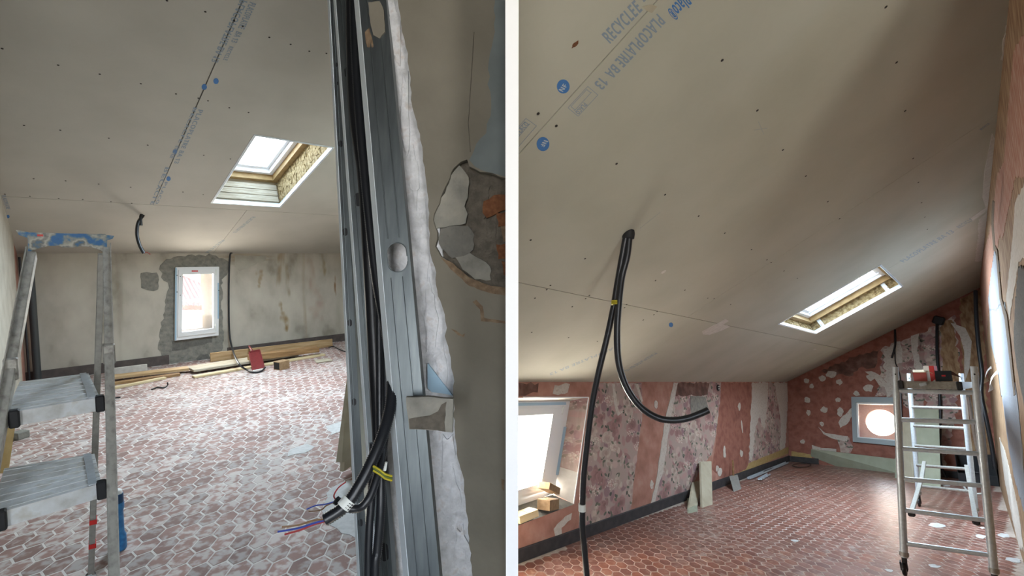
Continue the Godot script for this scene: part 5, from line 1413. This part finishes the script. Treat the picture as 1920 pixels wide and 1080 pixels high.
func right_things():
	# three cardboard boxes on the window sill
	var sz := func(px, py, z) -> Vector3: return R.wl(px, py, z)
	carton("cardboard box lying on the sill against the window cheek, lower right of three", sz.call(1028, 945, -0.03), Vector3(0.2, 0.09, 0.13), Basis(Vector3.UP, 0.25) * Basis(Vector3.BACK, -0.12), M.card, "boxes on the window sill")
	carton("tilted cardboard box on top of the others against the bright window", sz.call(1030, 915, -0.03), Vector3(0.22, 0.06, 0.12), Basis(Vector3.UP, 0.2) * Basis(Vector3.BACK, -0.38), M.card, "boxes on the window sill")
	carton("pale cardboard box at the left end of the window sill", sz.call(984, 966, 0.0), Vector3(0.22, 0.06, 0.12), Basis(Vector3.UP, -0.1) * Basis(Vector3.BACK, 0.12), M.wood_pale, "boxes on the window sill")
	# two conduits out of the ceiling, tied together
	var hp := R.ce(1179, 437)
	var D := func(a: Array) -> Array:
		var r := [hp + Vector3(0.0, 0.04, 0)]
		for i in range(0, a.size(), 3): r.append(R.dep(a[i], a[i + 1], a[i + 2]))
		return r
	var dh := R.pix(hp).z
	var c1 := hose("long black conduit hanging from the ceiling hole down to the floor", "electrical_conduit", R, D.call([1174, 440, dh, 1163, 500, 2.92, 1156, 540, 2.93, 1151, 572, 2.93, 1140, 625, 2.94, 1122, 700, 2.95, 1110, 760, 2.96, 1101, 830, 2.97, 1094, 900, 2.98, 1092, 980, 2.98, 1096, 1030, 2.97, 1101, 1090, 2.95, 1108, 1180, 2.9]), 0.0195, 0.0042, M.conduit, "conduit")
	var at: Vector3 = hp + Vector3(0.0, 0.04, 0)
	var b := Mb.new(); b.tube([R.dep(1091.5, 945, 2.98) - at, R.dep(1091.5, 958, 2.98) - at], 0.023, 12)
	part(c1, "white_tape", b, M.tape)
	hose("short black conduit curving from the ceiling hole to a free end at right", "electrical_conduit", R, D.call([1180, 440, dh, 1176, 480, 2.9, 1166, 520, 2.9, 1160, 572, 2.88, 1157, 625, 2.87, 1160, 680, 2.86, 1174, 725, 2.85, 1200, 762, 2.84, 1232, 783, 2.83, 1262, 788, 2.82, 1290, 784, 2.81, 1312, 776, 2.8, 1328, 769, 2.8]), 0.0205, 0.0042, M.conduit, "conduit")
	var o := thing("wire_tie", "yellow wire tie binding the two hanging conduits together", "tie", R, R.dep(1156, 568, 2.9))
	for k in 3:
		b = Mb.new(); var ring := []
		for i in 13: ring.append(Vector3(cos(TAU * i / 12.0) * 0.033, 0.009 * (k - 1), sin(TAU * i / 12.0) * 0.026))
		b.tube(ring, 0.0048, 6)
		part(o, "loop", b, M.yellow)
	o = thing("rubber_grommet", "black collar where the conduits leave the right ceiling", "collar", R, hp)
	b = Mb.new(); b.lathe([[0.03, 0.02], [0.036, 0.0], [0.036, -0.03], [0.028, -0.035]], Transform3D(Basis(Vector3.RIGHT, 0.2)), 14)
	part(o, "collar", b, M.rubber)
	# vent on the wall
	o = thing("round_vent", "small black and white round vent high on the papered wall", "vent", R, R.wl(1346, 727, 0.004))
	b = Mb.new(); b.lathe([[0.0, 0.0], [0.05, 0.0], [0.05, 0.012], [0.042, 0.016], [0.0, 0.016]], Transform3D(Basis(Vector3.RIGHT, PI / 2)))
	part(o, "rim", b, M.black)
	for k in 2:
		b = Mb.new(); b.box(Transform3D(Basis(), Vector3(0, 0.016 - 0.032 * k, 0.018)), Vector3(0.07 - 0.02 * k, 0.01, 0.004), 0.001)
		part(o, "slat", b, M.tape)
	# boards against the long wall
	rslab("plasterboard_offcut", "tallest grey-tan board leaning against the papered wall by the trowel", "board", [R.wl(1314, 866, 0.05), R.wl(1334, 865, 0.05), R.fl(1336, 946), R.fl(1317, 952)], M.offcut, Vector3(0.0, 0, -0.025), "boards leaning on the papered wall")
	rslab("plasterboard_offcut", "middle-height board half behind the tallest one at the papered wall", "board", [R.wl(1300, 905, 0.03), R.wl(1318, 900, 0.03), R.fl(1320, 952) * Vector3(1, 1, 0.75), R.fl(1304, 958) * Vector3(1, 1, 0.75)], M.offcut, Vector3(0.0, 0, -0.02), "boards leaning on the papered wall")
	rslab("plasterboard_offcut", "lowest short board at the left of the leaning offcuts", "board", [R.wl(1291, 935, 0.06), R.wl(1306, 931, 0.06), R.fl(1308, 959), R.fl(1292, 963)], M.offcut_green, Vector3(0.0, 0, -0.02), "boards leaning on the papered wall")
	# trowel
	at = R.fl(1380, 918)
	o = thing("plastering_trowel", "steel-bladed scraper leaning on the wall right of the offcuts", "trowel", R, at)
	b = Mb.new()
	var w := [R.wl(1368, 893, 0.08) - at, R.wl(1383, 890, 0.08) - at, R.fl(1390, 917) - at, R.fl(1376, 922) - at]
	b.quad(w[0], w[1], w[2], w[3], Vector3(0, 0.3, 1)); b.quad(w[0] + Vector3(0, 0, -0.004), w[1] + Vector3(0, 0, -0.004), w[2] + Vector3(0, 0, -0.004), w[3] + Vector3(0, 0, -0.004), Vector3(0, -0.3, -1))
	part(o, "blade", b, M.alu)
	b = Mb.new(); b.bar(R.wl(1375, 893, 0.075) - at, R.wl(1374, 863, 0.05) - at, 0.03, 0.025, Vector3.BACK, 0.006)
	part(o, "handle", b, M.wood_dark)
	# metal profiles on the floor
	for q in [["longest aluminium profile lying along the papered wall's plinth", 1404, 898, 1476, 868], ["short bright aluminium profile lying in front of the longest one", 1424, 900, 1442, 890], ["dark steel profile lying behind, closest to the plinth near the corner", 1424, 885, 1440, 878]]:
		var a := R.fl(q[1], q[2], 0.015); var e := R.fl(q[3], q[4], 0.015)
		if a.z < 0.06: a.z = 0.06
		if e.z < 0.06: e.z = 0.06
		o = thing("metal_profile", q[0], "profile", R, (a + e) / 2.0, Basis(), "metal profiles on the right floor")
		b = Mb.new(); var m := (a + e) / 2.0
		b.bar(a - m, e - m, 0.05, 0.003)
		for s in [-1.0, 1.0]: b.bar(a - m + Vector3(0, 0.012, 0.024 * s), e - m + Vector3(0, 0.012, 0.024 * s), 0.003, 0.026)
		part(o, "channel", b, M.steel if q[1] == 1424 and q[2] == 885 else M.alu_bright)
	# coil of cable in the corner
	var coil := []
	for k in 22: coil.append(R.fl(1503, 872, 0.01 + 0.0006 * k) + Vector3(cos(k * 0.6) * (0.34 - 0.004 * k), 0, sin(k * 0.6) * 0.13))
	hose("loose coil of thin dark cable on the floor in the far corner", "electric_cable", R, coil, 0.004)
	# boards against the gable
	rslab("plasterboard_offcut", "long low grey-green plasterboard strip leaning along the gable's foot", "board", [R.hit(1521, 842, Vector3(1, -0.25, 0), 10.72), R.hit(1688, 862, Vector3(1, -0.25, 0), 10.72), R.fl(1690, 889) * Vector3(1, 1, 1) - Vector3(0.0, 0, 0), R.fl(1519, 868)], M.offcut_green, Vector3(0.03, 0, 0), "plasterboard at the gable")
	var xg := 10.3
	rslab("plasterboard_offcut", "short grey board standing beside the scaffold's left leg at the gable", "board", [R.sd(1678, 858, xg), R.sd(1704, 860, xg), R.fl(1706, 902), R.fl(1678, 896)], M.offcut_green, Vector3(0.03, 0, 0), "plasterboard at the gable")
	rslab("plasterboard_offcut", "tall pale board seen through the middle of the scaffold tower", "board", [R.sd(1714, 764, 10.45), R.sd(1760, 768, 10.45), R.fl(1764, 914), R.fl(1718, 908)], M.offcut_green, Vector3(0.03, 0, 0), "plasterboard at the gable")
	rslab("plasterboard_offcut", "narrow board standing left of the tall pale one behind the scaffold", "board", [R.sd(1692, 790, 10.4), R.sd(1710, 792, 10.4), R.fl(1714, 906), R.fl(1694, 902)], M.offcut, Vector3(0.03, 0, 0), "plasterboard at the gable")
	# cables on the gable and the right wall
	var gd := func(a: Array, off := 0.05) -> Array:
		var r := []
		for i in range(0, a.size(), 2): r.append(R.hit(a[i], a[i + 1], Vector3(1, -0.25, 0), 10.8 - off))
		return r
	o = thing("junction_box", "black junction box under the ceiling at the top of the gable", "box", R, gd.call([1760, 601])[0], Basis(Vector3.RIGHT, 0.4))
	b = Mb.new(); b.box(Transform3D(), Vector3(0.09, 0.14, 0.16), 0.02)
	part(o, "body", b, M.black)
	b = Mb.new(); b.box(Transform3D(Basis(), Vector3(-0.05, 0, 0)), Vector3(0.015, 0.12, 0.13), 0.006)
	part(o, "lid", b, M.rubber)
	hose("thick black cable dropping from the junction box behind the scaffold", "electric_cable", R, gd.call([1757, 606, 1757, 660, 1761, 720, 1763, 780, 1762, 840, 1764, 870, 1774, 896, 1790, 908]), 0.022)
	hose("black cable end hanging from the ceiling near the gable's middle", "electric_cable", R, gd.call([1678, 618, 1679, 640, 1677, 655, 1672, 671], 0.1), 0.016)
	hose("thin black cable curling down the gable past the scaffold's left post", "electric_cable", R, gd.call([1677, 620, 1678, 660, 1679, 680, 1684, 692, 1689, 715, 1690, 760, 1692, 790, 1698, 805, 1706, 811], 0.07), 0.009)
	var rd := func(a: Array) -> Array:
		var r := []
		for i in range(0, a.size(), 3): r.append(R.sd(a[i], a[i + 1], a[i + 2]))
		return r
	hose("thick black conduit running down the far right corner", "electrical_conduit", R, rd.call([1829, 545, 10.3, 1831, 600, 10.2, 1835, 650, 10.1, 1841, 700, 10.0, 1840, 740, 9.95, 1850, 790, 9.9, 1860, 840, 9.9, 1866, 880, 9.9]), 0.026)
	o = thing("tool_case", "black open tool case standing on the floor in the far right corner", "case", R, R.fl(1845, 903) + Vector3(-0.16, 0.2, -0.05), Basis().scaled(Vector3(0.8, 1, 0.8)))
	b = Mb.new()
	b.box(Transform3D(Basis(), Vector3(0.02, -0.19, 0)), Vector3(0.5, 0.02, 0.55), 0.004)
	for s in [-1.0, 1.0]: b.box(Transform3D(Basis(), Vector3(0.02, 0, s * 0.27)), Vector3(0.5, 0.4, 0.012), 0.003)
	b.box(Transform3D(Basis(), Vector3(0.26, 0, 0)), Vector3(0.012, 0.4, 0.54), 0.003)
	b.box(Transform3D(Basis(), Vector3(-0.22, -0.13, 0)), Vector3(0.012, 0.14, 0.54), 0.003)
	part(o, "shell", b, M.rubber)
	b = Mb.new(); b.tube([Vector3(-0.235, -0.06, -0.12), Vector3(-0.26, -0.03, -0.1), Vector3(-0.26, -0.03, 0.1), Vector3(-0.235, -0.06, 0.12)], 0.012, 8)
	part(o, "handle", b, M.black)
	hose("pale cable loop lying on the floor in front of the tool case", "electric_cable", R, [R.fl(1806, 910, 0.012), R.fl(1816, 922, 0.012), R.fl(1834, 926, 0.012), R.fl(1848, 924, 0.012), R.fl(1850, 916, 0.012)], 0.012, 0.0, M.tape)
	tower()

func tower():
	var at := R.fl(1697, 1075)
	var o := thing("scaffold_tower", "folding aluminium scaffold tower on castors at the right", "scaffold", R, at)
	# feet and tops of the four posts
	var near := [[R.fl(1697, 1080), Vector3()], [R.fl(1868, 1115), Vector3()]]
	var hits := [[1679, 688, 1697, 1080], [1826, 687, 1868, 1115]]
	var P := []
	for k in 2:
		var f: Vector3 = near[k][0]
		P.append([f - at, R.sd(hits[k][0], hits[k][1], f.x) - at])
	for q in [[1704, 700, 1724, 950], [1802, 700, 1832, 985]]:
		var f := R.fl(q[2], q[3])
		P.append([f - at, R.sd(q[0], q[1], f.x) - at])
	for k in 4:
		var f: Vector3 = P[k][0]; var t: Vector3 = P[k][1]
		var u := (t - f).normalized()
		var r := 0.026
		var b := Mb.new(); b.tube([f + u * 0.14, t - u * 0.19], r, 16)
		var post := part(o, "post", b, M.alu_bright)
		b = Mb.new(); b.tube([t - u * 0.19, t], r * 0.82, 16)
		part(post, "spigot", b, M.alu_bright)
		b = Mb.new(); b.tube([f + u * 0.15, f + u * 0.18], r * 1.2, 14)
		part(post, "collar", b, M.alu)
		var dot_ := Mb.new(); dot_.lathe([[0.0, 0.002], [0.006, 0.002], [0.006, -0.01]], Transform3D(Basis(Vector3.BACK, PI / 2), t - u * 0.06 + Vector3(-r * 0.82, 0, 0)), 8)
		part(post, "pin_hole", dot_, M.black)
		# castor: fork and wheel
		b = Mb.new(); b.tube([f + u * 0.15, f + u * 0.10], 0.018, 10)
		for s in [-1.0, 1.0]: b.bar(f + Vector3(0, 0.105, 0.02 * s), f + Vector3(0.02, 0.04, 0.02 * s), 0.006, 0.035, Vector3.RIGHT)
		part(o, "castor_fork", b, M.rubber)
		b = Mb.new(); b.lathe([[0.0, -0.013], [0.045, -0.013], [0.05, -0.008], [0.05, 0.008], [0.045, 0.013], [0.0, 0.013]], Transform3D(Basis(Vector3.RIGHT, PI / 2), f + Vector3(0.015, 0.05, 0)), 18)
		part(o, "castor_wheel", b, M.black)
	# rungs: screen height on the left and right post
	var on := func(p: Array, h: float) -> Vector3: return p[0].lerp(p[1], h)
	var H := func(p: Array, px, py) -> float:       # share of the post at which it shows at that pixel row
		var best := 0.0; var err := 1e9
		for i in 400:
			var h := i / 400.0
			var e := absf(R.pix(on.call(p, h) + at).y - py)
			if e < err: err = e; best = h
		return best
	var rungs := [[733, 736], [787, 792], [841, 852], [897, 911], [956, 976], [1018, 1042]]
	for q in rungs:
		var a: Vector3 = on.call(P[0], H.call(P[0], 0, q[0])); var e: Vector3 = on.call(P[1], H.call(P[1], 0, q[1]))
		var b := Mb.new(); b.tube([a, e], 0.0175, 12)
		part(o, "rung", b, M.alu_bright)
	for q in [[763, 766], [798, 803], [836, 842], [872, 880], [911, 922]]:
		var a: Vector3 = on.call(P[2], H.call(P[2], 0, q[0])); var e: Vector3 = on.call(P[3], H.call(P[3], 0, q[1]))
		var b := Mb.new(); b.tube([a, e], 0.0175, 12)
		part(o, "rung", b, M.alu)
	# platform resting on the top rungs
	var pl := [on.call(P[0], H.call(P[0], 0, 729)), on.call(P[1], H.call(P[1], 0, 732)), on.call(P[3], H.call(P[3], 0, 734)), on.call(P[2], H.call(P[2], 0, 731))]
	for i in 4: pl[i] += Vector3(0, 0.035, 0)
	var ins := func(v: Vector3, s: float) -> Vector3: return v + Vector3(0, 0, s)
	var l0: Vector3 = ins.call(pl[0], 0.035); var l1: Vector3 = ins.call(pl[1], -0.09)
	var far_x := 1.9
	var dx := Vector3(far_x, 0, 0)
	var b := Mb.new()
	b.bar(l0 + dx * 0.5 + (l1 - l0) * 0.5 + Vector3(-far_x * 0.5, 0.02, 0), l0 + dx * 0.5 + (l1 - l0) * 0.5 + Vector3(far_x * 0.5, 0.02, 0), (l1 - l0).length() - 0.02, 0.012)
	var deck := part(o, "platform", b, M.step)
	b = Mb.new(); b.bar(l0, l1, 0.03, 0.06, Vector3.UP, 0.004)
	part(deck, "end_beam", b, M.alu)
	for e in [l0, l1]:
		b = Mb.new(); b.bar(e, e + dx, 0.03, 0.06, Vector3.UP, 0.004)
		part(deck, "side_beam", b, M.alu)
		b = Mb.new(); b.box(Transform3D(Basis(), e + Vector3(-0.01, 0, 0)), Vector3(0.03, 0.066, 0.036), 0.006)
		part(deck, "corner_block", b, M.rubber)
	b = Mb.new(); b.bar(l0.lerp(l1, 0.33) + Vector3(-0.022, 0.0, 0), l0.lerp(l1, 0.46) + Vector3(-0.022, 0.012, 0), 0.02, 0.025, Vector3.UP, 0.004)
	part(deck, "latch", b, M.alu_bright)
	# folding stays between the frames
	var d := func(px, py, x) -> Vector3: return R.sd(px, py, x) - at
	for q in [[[1709, 960, 5.6], [1728, 897, 6.9], [1733, 866, 7.7]], [[1830, 975, 5.75], [1820, 920, 6.7], [1812, 873, 7.4]]]:
		b = Mb.new()
		for i in 2: b.bar(d.call(q[i][0], q[i][1], q[i][2]), d.call(q[i + 1][0], q[i + 1][1], q[i + 1][2]), 0.035, 0.02, Vector3.UP, 0.003)
		part(o, "folding_stay", b, M.alu)
		b = Mb.new(); b.box(Transform3D(Basis(), d.call(q[0][0], q[0][1] + 2, q[0][2])), Vector3(0.05, 0.055, 0.05), 0.01)
		part(o, "stay_hook", b, M.rubber)
	b = Mb.new(); b.tube([d.call(1815, 742, 6.0), d.call(1826, 810, 6.4), d.call(1840, 880, 7.0)], 0.014, 8)
	part(o, "diagonal_brace", b, M.alu)
	# boxes on the platform
	var top := l0.y + 0.026
	var bx := func(called: String, label: String, px: float, w: float, h: float, dp: float, x: float, bas: Basis) -> Node3D:
		var p := R.hit(px, 726, Vector3.UP, at.y + top) 
		var c := Vector3(x, at.y + top + h / 2, R.sd(px, 720, x).z)
		return thing(called, label, "box", R, c, bas, "small boxes on the scaffold platform")
	var x := 5.75
	var p1: Node3D = bx.call("cardboard_box", "open red-brown cardboard box with pale flaps at the left on the platform", 1727, 0.09, 0.08, 0.12, x, Basis(Vector3.UP, 0.1))
	b = Mb.new()
	b.box(Transform3D(Basis(), Vector3(0, -0.038, 0)), Vector3(0.1, 0.004, 0.09))
	for s in [-1.0, 1.0]:
		b.box(Transform3D(Basis(), Vector3(s * 0.05, 0, 0)), Vector3(0.003, 0.08, 0.09)); b.box(Transform3D(Basis(), Vector3(0, 0, s * 0.045)), Vector3(0.1, 0.08, 0.003))
	part(p1, "body", b, plain("#b0554a", 0.7))
	b = Mb.new(); b.box(Transform3D(Basis(Vector3.BACK, 0.3), Vector3(-0.02, 0.05, 0.0)), Vector3(0.08, 0.003, 0.09)); b.box(Transform3D(Basis(Vector3.RIGHT, 0.5), Vector3(0, 0.04, 0.068)), Vector3(0.1, 0.003, 0.05)); b.box(Transform3D(Basis(Vector3.RIGHT, -1.3), Vector3(0, 0.02, -0.06)), Vector3(0.1, 0.003, 0.06))
	part(p1, "flap", b, M.wood_pale)
	var p2: Node3D = bx.call("paper_box", "upright red and white box in the middle of the platform", 1749, 0.08, 0.13, 0.08, x, Basis(Vector3.UP, -0.25))
	b = Mb.new(); b.box(Transform3D(), Vector3(0.07, 0.14, 0.075), 0.002)
	part(p2, "body", b, M.red_flat)
	b = Mb.new(); b.box(Transform3D(Basis(), Vector3(0.0, 0, -0.0185)), Vector3(0.0715, 0.1405, 0.04))
	part(p2, "white_side", b, M.white)
	b = Mb.new(); b.prism(PackedVector2Array([Vector2(-0.012, 0), Vector2(0.012, 0), Vector2(0.009, 0.018)]), Transform3D(Basis(Vector3(0, 0, -1), Vector3.UP, Vector3(1, 0, 0)).rotated(Vector3.UP, PI), Vector3(-0.0352, -0.066, 0.024)), 0.0, 0.001)
	part(p2, "white_mark", b, M.white)
	var p3: Node3D = bx.call("black_box", "black open box with a red mark at the right on the platform", 1771, 0.1, 0.09, 0.12, x, Basis(Vector3.UP, 0.1))
	b = Mb.new()
	b.box(Transform3D(Basis(), Vector3(0, -0.043, 0)), Vector3(0.12, 0.004, 0.105))
	for s in [-1.0, 1.0]:
		b.box(Transform3D(Basis(), Vector3(s * 0.06, 0, 0)), Vector3(0.004, 0.09, 0.105)); b.box(Transform3D(Basis(), Vector3(0, 0, s * 0.0525)), Vector3(0.12, 0.09, 0.004))
	part(p3, "body", b, M.black)
	b = Mb.new(); b.prism(PackedVector2Array([Vector2(0, 0), Vector2(0.07, -0.03), Vector2(0.0, 0.035)]), Transform3D(Basis(Vector3(0, 0, 1), Vector3.UP, Vector3(-1, 0, 0)), Vector3(-0.04, 0.01, 0.055)), 0.0, 0.003)
	part(p3, "flap", b, plain("#5c3524", 0.8))
	b = Mb.new(); b.box(Transform3D(Basis(), Vector3(-0.0622, 0.003, 0.0)), Vector3(0.001, 0.014, 0.026))
	part(p3, "red_mark", b, M.red_flat)

# ---------------------------------------------------------------- the landing where the camera stands
func landing():
	var b := Mb.new()
	var pts := [Vector2(-2.1, -1.64), Vector2(-2.4, 2.0), Vector2(2.2, 2.0), Vector2(2.2, -1.0), Vector2(1.68, -1.5)]
	# back wall with two tall windows
	for q in [rect(-2.5, -0.4, -0.45, 4.4), rect(0.35, -0.4, 1.2, 4.4), rect(2.0, -0.4, 2.3, 4.4), rect(-0.45, -0.4, 0.35, 1.2), rect(-0.45, 2.2, 0.35, 4.4), rect(1.2, -0.4, 2.0, 1.2), rect(1.2, 2.2, 2.0, 4.4)]:
		b.prism(q, Transform3D(Basis(), Vector3(0, 0, 2.0)), 0.0, 0.2)
	struct("wall_landing", "dark wall of the landing behind the camera with two windows", W, b, M.landing)
	b = Mb.new()
	for e in [[0, 1], [2, 3], [3, 4]]:
		var a := Vector3(pts[e[0]].x, 2.0, pts[e[0]].y); var c := Vector3(pts[e[1]].x, 2.0, pts[e[1]].y)
		b.bar(a, c, 0.12, 4.9)
	struct("wall_landing", "side walls of the landing beside the camera", W, b, M.landing)
	b = Mb.new()
	b.box(Transform3D(Basis(), Vector3(0.0, 4.4, 0.0)), Vector3(5.2, 0.15, 4.4))
	struct("ceiling", "flat dark ceiling of the landing above the camera", W, b, M.landing)
	# upstands that close the gaps between the slopes and the landing ceiling
	b = Mb.new()
	var w := func(r: Room, x, y, z) -> Vector3: return r.xf * Vector3(x, y, z)
	b.bar(w.call(L, -0.6, 3.95, 5.32), w.call(L, 1.9, 3.95, 5.32), 0.08, 1.4)
	b.bar(w.call(R, -0.6, 3.5, 1.9), w.call(R, -0.4, 4.2, 3.9), 0.08, 1.6)
	struct("trim_1", "upstand between the sloping ceiling and the landing ceiling", W, b, M.landing)
	for q in [[L, Vector3(1.775, 0.82, -0.02), Vector2(0.4, 0.8), 3.0], [R, Vector3(3.72, 0.85, -0.24), Vector2(0.7, 0.8), 8.0]]:
		var a := AreaLight3D.new(); a.name = "window_daylight"
		a.area_size = q[2]; a.light_energy = q[3]; a.light_color = Color(1.0, 0.97, 0.92); a.shadow_enabled = true
		a.area_range = 12.0; a.area_attenuation = 2.0
		a.transform = q[0].xf * Transform3D(Basis(Vector3.UP, PI) * Basis(Vector3.RIGHT, 0.25), q[1])
		add_child(a)
	for q in [[-0.05, 0.8], [1.6, 0.8]]:
		var a := AreaLight3D.new(); a.name = "landing_daylight"
		a.area_size = Vector2(q[1] - 0.1, 0.9); a.light_energy = 1.6; a.light_color = Color(0.97, 0.98, 1.0); a.shadow_enabled = true
		a.area_range = 12.0; a.area_attenuation = 2.0
		a.position = Vector3(q[0], 1.7, 2.1)
		add_child(a)
